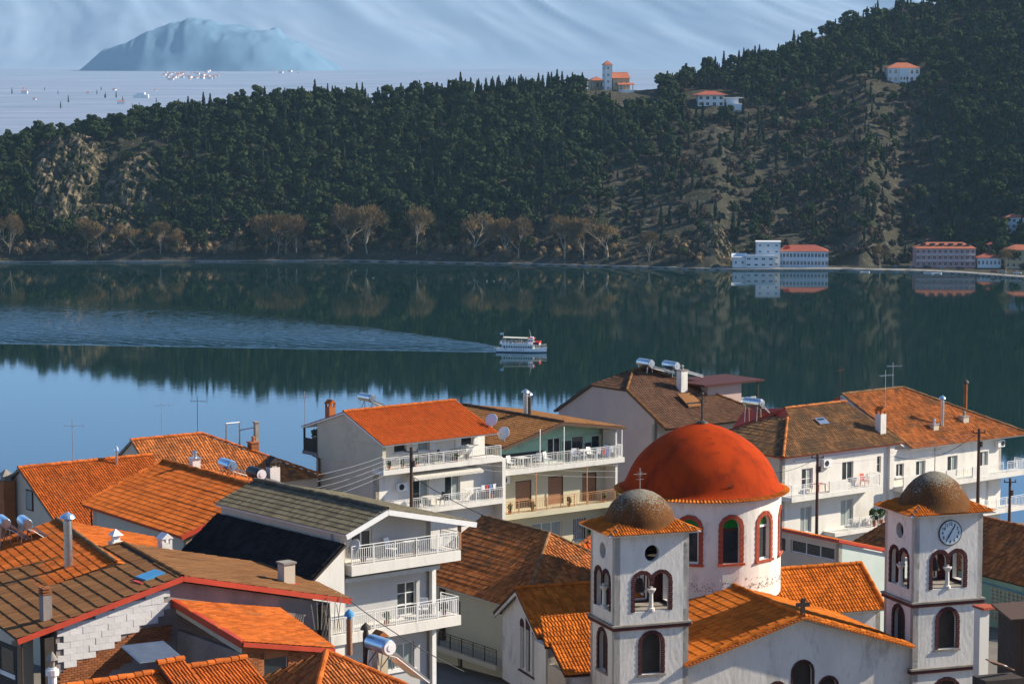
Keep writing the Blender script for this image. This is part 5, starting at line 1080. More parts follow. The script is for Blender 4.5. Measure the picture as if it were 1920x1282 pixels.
p=at(98,1260,100); e=empty('vent_pipe',(p.x,p.y,townz(100))); tag(e,'white vent pipe with conical cap at the bottom left','pipe'); b=MB(); hh=p.z-townz(100); b.tube((0,0,0),(0,0,hh+.2),.17,n=12); b.build('pipe','plastic_white',e); b=MB(); b.tube((0,0,hh-.1),(0,0,hh+.12),.26,n=12); b.build('collar','plastic_white',e); b=MB(); b.lathe([(.11,hh+.2),(.11,hh+.5),(.24,hh+.5),(.02,hh+.82)],(0,0,0),12); b.build('cap','stone_trim',e)
# --- bits at the bottom right
h=Fr('yard_shed',1910,1158,131,4,'dark brown boarded shed at the bottom right corner',base=townz(131)-.6); zb=h.zb
for k in range(10): h.part(MB().box(-.15+k*.32,.15+k*.32,0,.06,zb,-.1),'board','brown_wood')
h.part(MB().box(-.13,3.1,.06,3.5,zb,-.12),'body','dark_wood'); h.part(MB().prism([(-.45,-.25,-.12),(3.3,-.25,.1),(3.3,3.7,.1),(-.45,3.7,-.12)],(0,0,.10)),'roof','brown_wood')
h=Fr('yard_wall',1846,1142,140,28,'white plastered yard pillar beside the clock tower','wall'); h.part(MB().box(-.3,.32,0,.5,h.zb,0),'pillar','white_wall'); h.part(MB().box(-.2,.75,-.2,.8,.003,.12),'canopy','brick_red')
h=Fr('lumber_pile',1872,1232,128,20,'stack of planks and boards in the yard by the clock tower','lumber')
for k in range(5): h.part(MB().bar((-.75+.16*k,-.2+.1*k,.0-.09*k),(.45+.2*k,.3+.1*k,-.45-.1*k),.2,.05),'plank',['shutter_wood','white_paint','brown_wood','iron','shutter_wood'][k])
h.part(MB().box(-.85,1.3,-.3,1.0,h.zb,-1.05),'base','dark_wood')
mat('cloth_blue2',(.12,.2,.42),None,rough=.95); mat('cloth_white2',(.7,.7,.68),None,rough=.95); mat('cloth_red2',(.45,.06,.05),None,rough=.95)
def laundry(H,x0,x1,y,z,n,label):
    e=empty('laundry_line',H.w((x0+x1)/2,y,z),H.th); tag(e,label,'laundry','laundry on the balconies'); L=(x1-x0)/2; MB().bar((-L,0,.0),(L,0,.0),.012).build('line','cable_pale',e)
    for k in range(n):
        a=-L+.1+k*(2*L-.2)/n; w_=(2*L-.2)/n*.8; hh=.45+.25*((k*7)%3)/2; m=MB()
        for j in range(4): u0,u1=a+w_*j/4,a+w_*(j+1)/4; m.quad((u0,.03*math.sin(j*2+k),-hh),(u1,.03*math.sin(j*2+2+k),-hh),(u1,0,-.01),(u0,0,-.01))
        m.build('garment',['cloth_white2','cloth_blue2','fabric_cream','cloth_red2','cloth_white2'][(k*3)%5],e)
laundry(B10,3.2,5.4,-.02,-2.2,5,'laundry hanging at the end of the upper white-railed balcony'); laundry(B9,8.6,10.2,-.2,-3.75,4,'laundry hanging above the lower balcony of the white house')
def aircon(H,p,label):
    e=empty('air_conditioner',H.w(*p),H.th); tag(e,label,'air conditioner','air conditioners on the walls'); MB().box(-.42,.42,-.3,0,0,.6).build('case','plastic_white',e); MB().tube((-.1,-.305,.3),(-.1,-.32,.3),.22,n=18).build('fan','plastic_dark',e); MB().bar((-.35,-.05,-.1),(-.35,-.28,0),.03).bar((.35,-.05,-.1),(.35,-.28,0),.03).build('bracket','steel',e)
aircon(B10,(-4.6,1.28,-4.3),'air conditioner beside the brown shutters of the brown-roofed house'); aircon(B9,(2.2,.88,-3.6),'air conditioner left of the balcony doors of the white house'); aircon(LWH,(4.6,-.02,-1.2),'air conditioner between the two upper windows of the long white house')
for i,x in enumerate((-4.9,-2.8,.6,3.9,5.2)): pot(B10,x,.05,-6.36,'potted plant on the orange-railed balcony, %s from its start'%['first','second','third','fourth','fifth'][i],.8)
for i,x in enumerate((.6,1.8,2.9,6.6)): pot(B9,x,.05,-1.86,'potted plant on the top balcony under the red roof, %s from the left'%['first','second','third','fourth'][i],.75)
for i,x in enumerate((1.2,2.6,4.4,6.2)): pot(GBH,x,.3,-4.86 if i%2 else -1.56,['potted plant at the start of the upper grey-house balcony','potted plant on the lower grey-house balcony','potted plant at the end of the upper grey-house balcony','potted plant at the corner of the lower grey-house balcony'][i],.8)
furniture(GBH,'chair',3.3,.8,-1.56,20,'white chair on the upper balcony of the grey house'); furniture(GBH,'table',4.3,.8,-1.56,0,'white table on the upper balcony of the grey house'); furniture(GBH,'chair',5.2,.7,-4.86,-40,'white chair on the lower balcony of the grey house')
# --- poles and cables
t1=pole(771,838,176,955,'wooden pole in front of the white house with red roof'); t2=pole(1533,850,188,985,'wooden pole before the left part of the long white house',.12); t3=pole(1836,803,186,950,'wooden pole before the right part of the long white house',.13)
t4=pole(1894,896,195,965,'wooden frame pole by the lake at the right edge',.12)
wire(at(305,1005,150),t1-Vector((0,0,.3)),'dark cable rising from the left roofs to the pole by the white house',.5,.016)
wire(t1-Vector((0,0,1.9)),at(905,965,165),'thick dark cable falling from the pole by the white house to the right',.15,.025)
wire(t2-Vector((0,0,.3)),at(1425,885,190),'dark cable sagging left from the pole before the long white house',.4,.014)
wire(t3-Vector((0,0,.2)),at(1675,855,190),'dark cable sagging left from the pole at the right',.9,.018)
for k in range(5): wire(at(595,890+k*12,170),at(720,855+k*9,182),'pale thin wire in the fan left of the white house, %s from the top'%['first','second','third','fourth','fifth'][k],.1,.006,'cable_pale')
for k in range(3): wire(at(775,845+k*9,177),at(1160,872+k*11,196),'pale thin wire crossing the white balconies, %s from the top'%['first','second','third'][k],.3,.006,'cable_pale')
for k in range(3): wire(t2-Vector((0,0,.2+.3*k)),t3-Vector((0,0,.2+.3*k)),'pale thin wire between the two right poles, %s from the top'%['first','second','third'][k],.25,.006,'cable_pale')
wire(at(655,1125,118),at(870,1258,122),'black cable crossing before the grey house balconies',.2,.022)
# ---------------------------------------------------------------- the church
CHB=townz(138)-.8
def church_tower(px_frame,x0,label,clock):
    H=Fr('bell_tower',1152,1177,138,20,label,'bell tower','bell towers of the church',base=CHB)
    # shift the frame so that x=0 is the tower's own corner
    o=H.w(x0,0,0); H.o=o; H.e.location=(o.x,o.y,CHB); H.dz=o.z-CHB; zb=-H.dz; w,d=4.25,3.4
    twin=lambda c:[(c-1.02,c-.06,1.98,2.80,'arch'),(c+.06,c+1.02,1.98,2.80,'arch'),(c-1.02,c+1.02,.76,1.98)]
    def side(p0,p1,L,front):
        c=L/2; up=twin(c)
        if not(front and clock): up.append((c-.42,c+.42,3.42,4.30,'round'))
        W=Wall(H,p0,p1,.12,4.95,'church_white',up,.32,'belfry_wall',inner='trim_shade_maroon'); lo=[(c-.61,c+.61,-2.62,-.42,'arch')]  # dark inner faces: the belfry's interior shade painted on
        if clock and front: lo.append((c-.8,c+.8,-7.6,-4.35,'arch'))
        V=Wall(H,p0,p1,zb,-.18,'church_white',lo,.32,'tower_wall')
        for q,sk in zip(up[:2],'RL'): W.archtrim((q[0],q[1],.76,q[3],'arch'),.17,'brick_dark',.03,shr=.05,skip=sk,zs=2.05)
        for q in lo: V.archtrim(q,.16,'brick_dark',.03,shr=.05); V.back(q,'dark_wood',.30); m=MB(); V.bx(m,q[0]-.2,q[1]+.2,q[2]-.12,q[2]-.003,-.08,.2); H.part(m,'sill','stone_trim')
        m=MB(); base=W.pt(c,.76,.10); m.lathe([(.20,0),(.20,.14),(.12,.18),(.105,.9),(.12,.95),(.24,1.12),(.26,1.2),(.02,1.2)],base,12); H.part(m,'column','church_white')
        m=MB(); W.bx(m,up[0][0]+.05,up[1][1]-.05,.70,.757,.05,.33); H.part(m,'sill','stone_trim')
        return W
    wf=side((0,0),(w,0),w,True); side((w,0),(w,d),d,False); side((w,d),(0,d),w,False); side((0,d),(0,0),d,False)
    H.part(MB().box(.33,w-.33,.33,d-.33,.2,.6),'floor','stone_trim'); H.part(MB().box(.33,w-.33,.33,d-.33,3.2,3.35),'ceiling','dark_wood')
    H.part(MB().tube((w/2,d/2,1.5),(w/2,d/2,2.2),.36,.16,n=16).tube((w/2,d/2,2.2),(w/2,d/2,4.3),.03,n=5),'bell','iron')
    for z in ((0.0,) if not clock else (0.0,-3.72)):
        m=MB(); m.box(-.12,w+.12,-.12,d+.12,z-.176,z+.02); H.part(m,'cornice','trim_shade_maroon'); m=MB(); m.box(-.16,w+.16,-.16,d+.16,z+.023,z+.117); H.part(m,'cornice_top','stone_trim')
        if z<0: pass
    # tiled eave and dome
    e=.5; zi,ze=5.42,4.97; E=[(-e,-e),(w+e,-e),(w+e,d+e),(-e,d+e)]; I=[(.55,.5),(w-.55,.5),(w-.55,d-.5),(.55,d-.5)]
    fs=[[(E[i][0],E[i][1],ze),(E[(i+1)%4][0],E[(i+1)%4][1],ze),(I[(i+1)%4][0],I[(i+1)%4][1],zi),(I[i][0],I[i][1],zi)] for i in range(4)]
    roof(H,fs,[],'tile_church','church_white',.16,.36,t=.08,solo=60,name='eave_roof')
    m=MB(); cx,cy=w/2,d/2; k=1.0 if not clock else 1.06
    pr=[(2.02*k,5.10),(1.93*k,5.26),(1.87*k,5.5),(1.76*k,5.85),(1.52*k,6.25),(1.16*k,6.6),(.75*k,6.85),(.32*k,6.98),(.02,7.02)]
    if clock: pr=[(2.35,5.08),(2.1,5.28),(1.9,5.55),(1.72,5.85),(1.48,6.2),(1.15,6.55),(.75,6.83),(.32,7.0),(.02,7.05)]
    m.lathe(pr,(cx,cy,0),40); H.part(m,'dome','lead_dome',smooth=True)
    m=MB(); hgt=1.15 if not clock else 1.75; z0=7.0
    m.tube((cx,cy,z0),(cx,cy,z0+hgt),.025,n=6); zc=z0+hgt*.72; a=.30
    m.bar((cx-a,cy,zc),(cx+a,cy,zc),.04); m.bar((cx-a*.7,cy,zc-.28),(cx+a*.7,cy,zc-.28),.03)
    for t in range(8): an=math.pi*t/4; m.bar((cx,cy,zc),(cx+.2*math.cos(an),cy,zc+.2*math.sin(an)),.02)
    for s_ in (-1,1): m.lathe([(.06,-.01),(.09,0),(.06,.01),(.05,0),(.06,-.01)],(cx+s_*a,cy,zc),8)
    H.part(m,'cross','stone_trim')
    if clock:
        c=wf.pt(w/2+.06,3.87,-.02); m=MB(); n=40
        def disc(r,d0,d1):
            m=MB(); P=[(w/2+.06+r*math.cos(2*math.pi*i/n),3.87+r*math.sin(2*math.pi*i/n)) for i in range(n)]; wf.pris(m,P,d0,d1); return m
        C=H.part(disc(.72,-.06,-.003),'clock','iron'); H.part(disc(.66,-.075,-.061),'clock_face','tank_face',C)
        m=MB()
        for i in range(60):
            t=2*math.pi*i/60; r=.62; q=(w/2+.06+r*math.sin(t),3.87+r*math.cos(t)); s_=.016 if i%5 else .026; wf.bx(m,q[0]-s_/2,q[0]+s_/2,q[1]-s_/2,q[1]+s_/2,-.082,-.0755)
        H.part(m,'minute_marks','plastic_dark',C)
        for i in range(1,13):
            t=2*math.pi*i/12
            q=wf.pt(w/2+.06+.49*math.sin(t),3.87+.49*math.cos(t),-.08); ob=link('numeral',textmesh(str(i),.235,.004,'plastic_dark',1,.006),C,q+Vector((0,0,H.dz))); ob.rotation_euler=(math.pi/2,0,0)
        def hand(ang,l,wd,dd,tail):
            t=R(ang); u=(math.sin(t),math.cos(t)); v=(u[1],-u[0]); c0=(w/2+.06,3.87); m=MB()
            P=[(c0[0]-u[0]*tail+v[0]*wd*.6,c0[1]-u[1]*tail+v[1]*wd*.6),(c0[0]+u[0]*l*.6+v[0]*wd,c0[1]+u[1]*l*.6+v[1]*wd),(c0[0]+u[0]*l,c0[1]+u[1]*l),(c0[0]+u[0]*l*.6-v[0]*wd,c0[1]+u[1]*l*.6-v[1]*wd),(c0[0]-u[0]*tail-v[0]*wd*.6,c0[1]-u[1]*tail-v[1]*wd*.6)]
            wf.pris(m,P[::-1],-dd-.008,-dd); return m
        H.part(hand(33,.60,.035,.092,.12),'minute_hand','plastic_dark',C); H.part(hand(212,.46,.045,.102,.1),'hour_hand','plastic_dark',C)
mat('tank_face',(.62,.70,.72),None,rough=.5)
church_tower(None,0.0,'bell tower with rusty dome, round window and ornate cross, in front of the red dome',False)
church_tower(None,17.72,'clock tower with white clock dial under a rusty speckled dome',True)
h=Fr('church',1152,1177,138,20,'white church with large red dome on an arcaded drum and orange tiled roofs','church',base=CHB); zb=h.zb
# nave
NL=[(4.05,9.6,-2.34),(4.05,-.1,-2.34),(11,-.1,-.2),(11,9.6,-.2)]; NR=[(17.75,-.1,-2.34),(17.75,9.6,-2.34),(11,9.6,-.2),(11,-.1,-.2)]
r=roof(h,[NL,NR],[((11,9.6,-.16),(11,-.1,-.16)),((11,.1,-.14),(4.05,.1,-2.28)),((11,.1,-.14),(17.7,.1,-2.28))],'tile_church','church_white',.19,.55,solo=300,t=.12,rr=.13,name='nave_roof',ph=1.0,st=.038)
mb=MB()
for s_,xe in ((1,4.05),(-1,17.75)):
    for k in range(34): # verge tiles hanging over the gable
        t=(k+.5)/34; x=11+(xe-11)*t; z=-.2+(-2.34+.2)*t; mb.box(x-.085,x+.085,-.28,-.1,z-.06,z+.02)
h.part(mb,'verge_tiles','tile_church')
ao=[(6.32,7.55,-6.0,-2.72,'arch'),(4.85,5.95,-6.0,-3.78,'arch'),(7.95,9.05,-6.0,-3.72,'arch')]
w=Wall(h,(4.26,.35),(17.7,.35),zb,-2.45,'church_white',ao,name='front_wall',gable=[(13.44,-2.43),(6.74,-.42),(0,-2.43)])
for o in ao: w.archtrim(o,.10,'brick_dark',.02,shr=.04); w.back(o,'dark_wood',.28)
h.part(MB().box(10.88,11.12,-.03,.09,-.2,.82).box(10.6,10.87,-.028,.088,.36,.58).box(11.13,11.4,-.028,.088,.36,.58),'gable_cross','dark_wood')
# left transept with triple window
X0=-.41; ya,za=13.2,-.36; yf,yk,ze=9.5,16.9,-2.45
roof(h,[[(X0-.35,yf,ze),(7.0,yf,ze),(7.0,ya,za),(X0-.35,ya,za)],[(7.0,yk,ze),(X0-.35,yk,ze),(X0-.35,ya,za),(7.0,ya,za)]],[((X0-.35,ya,za+.05),(6.8,ya,za+.05))],'tile_church','brown_wood',.2,.4,t=.12,name='transept_roof')
h.part(MB().prism([(X0-.32,yk,ze-.12),(X0-.32,ya,za-.12),(X0-.32,yf,ze-.12),(X0-.32,yf,ze-.3),(X0-.32,ya,za-.34),(X0-.32,yk,ze-.3)],(.1,0,0)),'verge','church_white')
yb=16.3; q=h.s(979,1160,X0); q2=h.s(990,1140,X0); q3=h.s(1002,1180,X0); qb=h.s(990,1262,X0)
tw_=sorted([(yb-q_.y-.36,yb-q_.y+.36,qb.z,q_.z+.05,'arch') for q_ in (q,q2,q3)]); zg=ze-.05
w=Wall(h,(X0,yb),(X0,9.85),zb,zg,'church_white',[(a,b,c,zg,None) for a,b,c,d,e in tw_],name='transept_wall')
h.part(MB().prism([w.pt(0,zg+.003),w.pt(yb-9.85,zg+.003),w.pt(yb-9.85,ze+.1),w.pt(yb-ya,za-.22),w.pt(0,ze+.15)],w.n*-.3),'gable','church_white')
for i,(a,b,c,d,_) in enumerate(tw_):
    w.window((a,b,c,zg-.003),mull=0,pane='glass_curtain' if i!=1 else 'glass',sill='trim_shade_maroon')
    P=Wall.shape((a+.02,b-.02,zg,d,'arch')); m=MB(); w.pris(m,P,-.025,-.002); h.part(m,'arch_head','brick_dark')
Wall(h,(X0,9.85),(6,9.85),zb,ze-.05,'church_white',name='transept_front')
h.part(MB().path([(X0-.1,9.95,ze-.2),(X0-.1,9.95,zb)],.05),'drainpipe','iron')
# porch roofs in front of the left transept
pa=h.f(1022,1213,7.2); pb=h.f(1052,1236,4.6)
roof(h,[[(pa.x,7.2,pa.z),(3.5,7.2,pa.z),(3.5,9.4,pa.z+1.25),(pa.x+.5,9.4,pa.z+1.25)]],[],'tile_church','brown_wood',.2,.4,t=.12,name='porch_roof')
roof(h,[[(pb.x,4.0,pb.z-.75),(2.5,4.0,pb.z-.75),(2.5,6.4,pb.z+.55),(pb.x,6.4,pb.z+.55)]],[],'tile_church','trim_shade_maroon',.2,.36,t=.14,name='lower_porch_roof')
Wall(h,(pa.x+.2,9.4),(pa.x+.2,7.3),zb,pa.z-.05,'church_white',name='porch_wall'); Wall(h,(pa.x+.2,7.3),(2,7.3),zb,pa.z-.1,'beige_wall',name='porch_wall'); Wall(h,(pb.x+.2,6.9),(pb.x+.2,4.2),zb,pb.z-.75,'beige_wall',name='porch_wall'); Wall(h,(pb.x+.2,4.2),(2,4.2),zb,pb.z-.95,'church_white',name='porch_wall')
# right transept
yr=13.2; TR=[(13.5,9.7,-2.4),(21.2,9.7,-2.4),(21.4,yr,-.36),(13.5,yr,-.36)]
roof(h,[TR,[(21.4,yr+3.5,-2.4),(13.5,yr+3.5,-2.4),(13.5,yr,-.36),(21.4,yr,-.36)]],[((13.8,yr,-.31),(21.4,yr,-.31)),((21.35,yr,-.31),(21.2,9.7,-2.33))],'tile_church','church_white',.2,.36,solo=300,t=.12,rr=.12,name='right_transept_roof')
Wall(h,(13,10.0),(21.0,10.0),zb,-2.45,'church_white',name='transept_front'); Wall(h,(21.0,10.0),(21.0,16.4),zb,-2.4,'church_white',name='transept_end',gable=[(6.4,-2.4),(3.2,-.5),(0,-2.4)])
# square base of the drum
h.part(MB().box(8.2,13.8,10.6,17.0,zb,-.45),'drum_base','church_white')
# drum
DC=(11.0,13.5); DR=4.65; a0=R(-90-20)   # points roughly at the viewer in world -Y
dops=[]; L=2*math.pi*DR
for k in range(12):
    a=(R(17.6+30*k)%(2*math.pi))*DR; dops.append((a-.52,a+.52,1.15,3.72,'arch'))
dops.sort()
dw=CylWall(h,DC,DR,a0,-1.2,4.56,'church_white',dops,.35)
vis=(R(17.6),R(47.6),R(77.6),R(-12.4)%(2*math.pi))
for k,o in enumerate(dops):
    tr=dw.archtrim(o,.26,'brick_red',.05,name='brick_arch',shr=.0); 
    m=MB(); dw.bx(m,o[0]-.3,o[1]+.3,o[2]-.14,o[2]-.004,-.14,.25); h.part(m,'sill','brick_red')
    f=MB(); dw.bx(f,o[0]+.002,o[0]+.07,o[2],3.15,.2,.27); dw.bx(f,o[1]-.07,o[1]-.002,o[2],3.15,.2,.27); dw.bx(f,o[0]+.07,o[1]-.07,3.02,3.15,.2,.27); dw.bx(f,o[0]+.07,o[1]-.07,o[2],o[2]+.1,.2,.27); W=h.part(f,'window','white_paint' if k!=0 else 'brick_dark')
    m=MB(); dw.bx(m,o[0]+.07,o[1]-.07,o[2]+.1,3.02,.24,.26); h.part(m,'pane','glass',W)
    m=MB(); P=Wall.shape((o[0]+.01,o[1]-.01,3.16,o[3]-.01,'arch')); dw.pris(m,P,.24,.26); h.part(m,'fanlight','window_green',W)
# tiled eave of the drum: radial tiles
mb=MB(); mb.lathe([(4.64,4.57),(4.98,4.63),(4.98,4.70),(4.6,4.85)],(DC[0],DC[1],0),72); ev=h.part(mb,'drum_eave','church_white')
n=150; bV,bF=tilebase(2*math.pi*5.0/n,.42); V=[];F=[]
for i in range(n):
    t=2*math.pi*i/n; U=Vector((-math.sin(t),math.cos(t),0)); O=Vector((math.cos(t),math.sin(t),0)); dn=(O*-.42+Vector((0,0,.16))).normalized(); N=U.cross(dn); N=N if N.z>0 else -N
    b=len(V); p0=Vector((DC[0],DC[1],4.74))+O*5.08
    for u,v,w_ in bV: q=p0+U*u*(1-.1*v/.42)+dn*v+N*w_; V.append((q.x,q.y,q.z+h.dz))
    F+= [tuple(x+b for x in f) for f in bF]
o=link('eave_tiles',npmesh('eave_tiles',np.array(V),np.array(F),'tile_church',attr=np.repeat(np.random.default_rng(2).random(n),len(bF))),ev); o['kind']='stuff'
mb=MB(); DP=[(4.84,4.88),(4.66,4.98),(4.52,5.15),(4.36,5.5),(4.14,6.0),(3.84,6.5),(3.40,7.0),(2.88,7.45),(2.28,7.86),(1.6,8.22),(.95,8.46),(.4,8.6),(.02,8.64)]
DP=[(rr,zz) for rr,zz in DP]
# smooth the profile a little
pp=[]; ts=np.linspace(0,1,len(DP)); tt=np.linspace(0,1,48); pr=np.interp(tt,ts,[a for a,b in DP]); pz=np.interp(tt,ts,[b for a,b in DP]); ker=np.array([1,2,3,2,1])/9
pr[2:-2]=np.convolve(pr,ker,'valid'); pz[2:-2]=np.convolve(pz,ker,'valid')
mb.lathe(list(zip(pr,pz)),(DC[0],DC[1],0),96); dome=h.part(mb,'dome','render_dome',smooth=True)
for k,zz in enumerate((8.35,8.0,7.75,7.3,6.7,6.2,5.6)):   # rungs up the dome
    rr=float(np.interp(-zz,[-b for a,b in DP][::1],[a for a,b in DP])) if False else float(np.interp(zz,[b for a,b in DP],[a for a,b in DP])); t=R(-90-20+6+2.0*k)
    O=Vector((math.cos(t),math.sin(t),0)); U=Vector((-math.sin(t),math.cos(t),0)); c=Vector((DC[0],DC[1],zz))+O*rr
    m=MB(); wd=.13 if k<6 else .2; m.path([c-U*wd,c-U*wd*.9+O*.10+Vector((0,0,.05)),c+U*wd*.9+O*.10+Vector((0,0,.05)),c+U*wd],.012,5)
    if k==6:
        for s_ in (-1,0,1): m.path([c+U*.13*s_-Vector((0,0,.22)),c+U*.13*s_+O*.12],.02,5)
    h.part(m,'rung','iron',dome)
mb=MB(); cx,cy=DC; mb.lathe([(.34,8.62),(.30,8.72),(.10,8.8),(.05,8.9)],(cx,cy,0),16); mb.tube((cx,cy,8.8),(cx,cy,10.25),.07,.05,n=8)
for t in range(6): an=math.pi*t/3+.2; mb.add([(cx,cy-.05,9.85),(cx+.12*math.cos(an-.4),cy,9.85+.12*math.sin(an-.4)),(cx+.34*math.cos(an),cy,9.85+.34*math.sin(an)),(cx+.12*math.cos(an+.4),cy,9.85+.12*math.sin(an+.4)),(cx,cy+.05,9.85)],[(0,1,2,3),(4,3,2,1)])
mb.lathe([(.02,10.2),(.1,10.28),(.11,10.36),(.02,10.46)],(cx,cy,0),10); h.part(mb,'dome_finial','iron')
# weeds and stain ring where the drum meets the roofs
rng=np.random.default_rng(4); n=700; t=rng.uniform(0,2*math.pi,n); C=np.stack([DC[0]+(DR+.02)*np.cos(t),DC[1]+(DR+.02)*np.sin(t),-.45+np.abs(rng.normal(0,.3,n))+h.dz],1); V,F=cards(C,np.stack([np.cos(t),np.sin(t),.2*np.ones(n)],1),.035,rng,.25,1.2)
o=link('moss',npmesh('moss',V,F,'stone_trim',attr=rng.random(n)),h.e); o['kind']='stuff'
# ---------------------------------------------------------------- tour boat
mat('hull_blue',(.03,.10,.16),None,rough=.4); mat('boat_white',(.88,.87,.84),(.84,.83,.80),scale=.8,rough=.4); mat('boat_red',(.70,.045,.03),None,rough=.4)
mat('cloth_red',(.5,.05,.04),None,rough=.9); mat('cloth_tan',(.45,.28,.16),None,rough=.9); mat('cloth_dark',(.03,.035,.05),None,rough=.9); mat('skin',(.45,.26,.18),None,rough=.7); mat('cloth_blue',(.10,.18,.40),None,rough=.9)
bp=BOAT+HB*(-9.2)
bt=empty('tour_boat',(bp.x,bp.y,0),math.atan2(HB.y,HB.x)); tag(bt,'white two-deck tour boat with red trim crossing the lake','boat')
def sec(x):
    t=x/20.0; hw=2.45*min(1,(1-max(0,(t-.62)/.40)**1.7))*(.86+.14*min(1,t/.15)); sh=1.35+.25*(1-min(1,t/.12))*.5+1.0*max(0,(t-.55)/.45)**1.6; return max(.06,hw),sh
mb=MB(); X=[0,.6,2,4,7,10,12.5,14.5,16,17.3,18.4,19.3,20.0]; rows=[]
for x in X:
    hw,sh=sec(x); rows.append([(x+(0 if x<17 else 0),-hw,sh),(x-.15*(x>18),-hw*.96,.45),(x-.5*(x>17),-hw*.72,-.5),(x-.5*(x>17),hw*.72,-.5),(x-.15*(x>18),hw*.96,.45),(x,hw,sh)])
V=[v for r_ in rows for v in r_]; F=[]
mb.add(V,[]);
for i in range(len(X)-1):
    for j in range(5):
        mb.f.append((i*6+j,(i+1)*6+j,(i+1)*6+j+1,i*6+j+1)); mb.m.append(1 if j in (1,2,3) else 0)
mb.f.append(tuple(range(6))); mb.m.append(0); hull=mb.build('hull',['boat_white','hull_blue'],bt)
mb=MB()
for i in range(len(X)-1):
    (h0,s0),(h1,s1)=sec(X[i]),sec(X[i+1]); mb.quad((X[i],-h0+.04,s0-.18),(X[i+1],-h1+.02,s1-.18),(X[i+1],h1-.02,s1-.18),(X[i],h0-.04,s0-.18))
mb.build('main_deck','stone_wall',bt)
class BW: # boat wall frame
    dz=0; e=bt
    def part(s,mb,name,m,parent=None,smooth=False): return mb.build(name,m,parent or bt,smooth)
BWH=BW()
for y,(p0,p1) in ((-1,((2.2,-2.15),(14.6,-2.15))),(1,((14.6,2.15),(2.2,2.15)))):
    oo=[(.7+k*.97,1.45+k*.97,1.75,2.7) for k in range(12)]; w=Wall(BWH,p0,p1,1.2,3.25,'boat_white',oo,.08,'cabin_side')
    for o in oo: w.window(o,'boat_white','glass',0,fw=.04,deep=.02)
for x in (2.2,14.52): mb=MB(); mb.box(x,x+.08,-2.07,2.07,1.2,3.25); mb.build('cabin_end','boat_white',bt)
mb=MB(); mb.box(1.4,17.3,-2.35,2.35,3.26,3.42); mb.build('upper_deck','boat_white',bt)
railing(BWH,[(14.8,-2.28),(1.5,-2.28),(1.5,2.28),(14.8,2.28)],3.42,1.0,'boat_white',.3,.03,parent=bt)
mb=MB(); mb.prism([(2.6,-2.2,5.75),(13.0,-2.2,5.55),(13.0,2.2,5.55),(2.6,2.2,5.75)],(0,0,.1)); mb.build('canopy','fabric_cream',bt)
for x in (2.8,6.0,9.4,12.8):
    for y in (-2.15,2.15): MB().bar((x,y,3.42),(x,y,5.65-.02*(x-2.6)),.05).build('canopy_post','boat_white',bt)
oo=[(.2,.9,4.3,5.0),(1.1,1.9,4.3,5.0)]; w=Wall(BWH,(12.6,-1.5),(14.7,-1.5),3.42,5.6,'boat_white',oo,.06,'wheelhouse_side'); [w.window(o,'boat_white','glass',0,fw=.03,deep=.01) for o in oo]
w=Wall(BWH,(14.7,1.5),(12.6,1.5),3.42,5.6,'boat_white',oo,.06,'wheelhouse_side'); mb=MB(); mb.box(14.64,14.7,-1.44,1.44,3.42,5.6); mb.build('wheelhouse_front','boat_white',bt); mb=MB(); mb.box(14.71,14.73,-1.3,1.3,4.3,5.1); mb.build('windscreen','glass',bt)
mb=MB(); mb.box(12.4,15.2,-1.75,1.75,5.6,5.72); mb.build('wheelhouse_roof','cloth_red',bt); mb=MB(); mb.box(13.2,14.6,-.7,.7,5.73,6.1); mb.build('radar_box','boat_white',bt)
MB().tube((13.6,0,6.1),(13.0,0,9.0),.06,.03,n=6).bar((13.4,-.5,7.4),(13.4,.5,7.4),.04).build('mast','boat_white',bt)
mb=MB(); mb.box(14.75,17.2,-2.38,-2.3,3.3,4.35); mb.build('red_panel','boat_red',bt); mb=MB(); mb.box(14.75,17.2,2.3,2.38,3.3,4.35); mb.build('red_panel','boat_red',bt); mb=MB(); mb.box(17.22,17.3,-2.3,2.3,3.9,4.5); mb.build('red_panel','boat_red',bt)
mb=MB(); mb.box(14.9,16.9,-2.42,-2.385,3.55,4.05); mb.build('rail_gap','cloth_dark',bt)
for x in (15.4,16.8):
    for y in (-1.9,1.9): MB().bar((x,y,1.8),(x,y,3.26),.12).build('post','boat_white',bt)
railing(BWH,[(15,-2.0,2.1),(18.4,-1.05,2.5),(19.8,0,2.75),(18.4,1.05,2.5),(15,2.0,2.1)],0,.7,'boat_white',.4,.03,parent=bt)
MB().tube((2.6,0,5.7),(2.4,0,7.6),.03,n=5).build('flagpole','boat_white',bt)
mb=MB()
for k in range(5): x0=2.4-k*.22; mb.quad((x0,.06*math.sin(k*1.4),6.75),(x0-.22,.06*math.sin((k+1)*1.4),6.72),(x0-.22,.06*math.sin((k+1)*1.4),7.5),(x0,.06*math.sin(k*1.4),7.55))
mb.build('flag','tank_blue',bt)
mb=MB(); mb.bar((1.5,-2.38,3.3),(4.5,-2.47,.9),.1,.14); mb.build('stair_rail','hull_blue',bt)
t=link('name_letters',textmesh('ΚΑΣΤΟΡΙΑ',.75,.01,'cloth_blue',1.45,.012),bt,(9.0,-2.50,1.1)); t.rotation_euler=(R(90),0,0)
mb=MB(); mb.tube((.4,0,1.2),(-1.2,0,1.9),.04,n=5).tube((.4,1.2,1.2),(-1.2,1.2,1.9),.04,n=5).box(-1.3,.3,-1.6,1.6,1.2,1.3); mb.build('stern_platform','stone_wall',bt)
MB().path([(19.7,-.3,2.2),(19.8,-.35,1.2)],.05).lathe([(.05,0),(.28,.15),(.05,.3)],(19.8,-.4,.9),8).build('anchor','iron',bt)
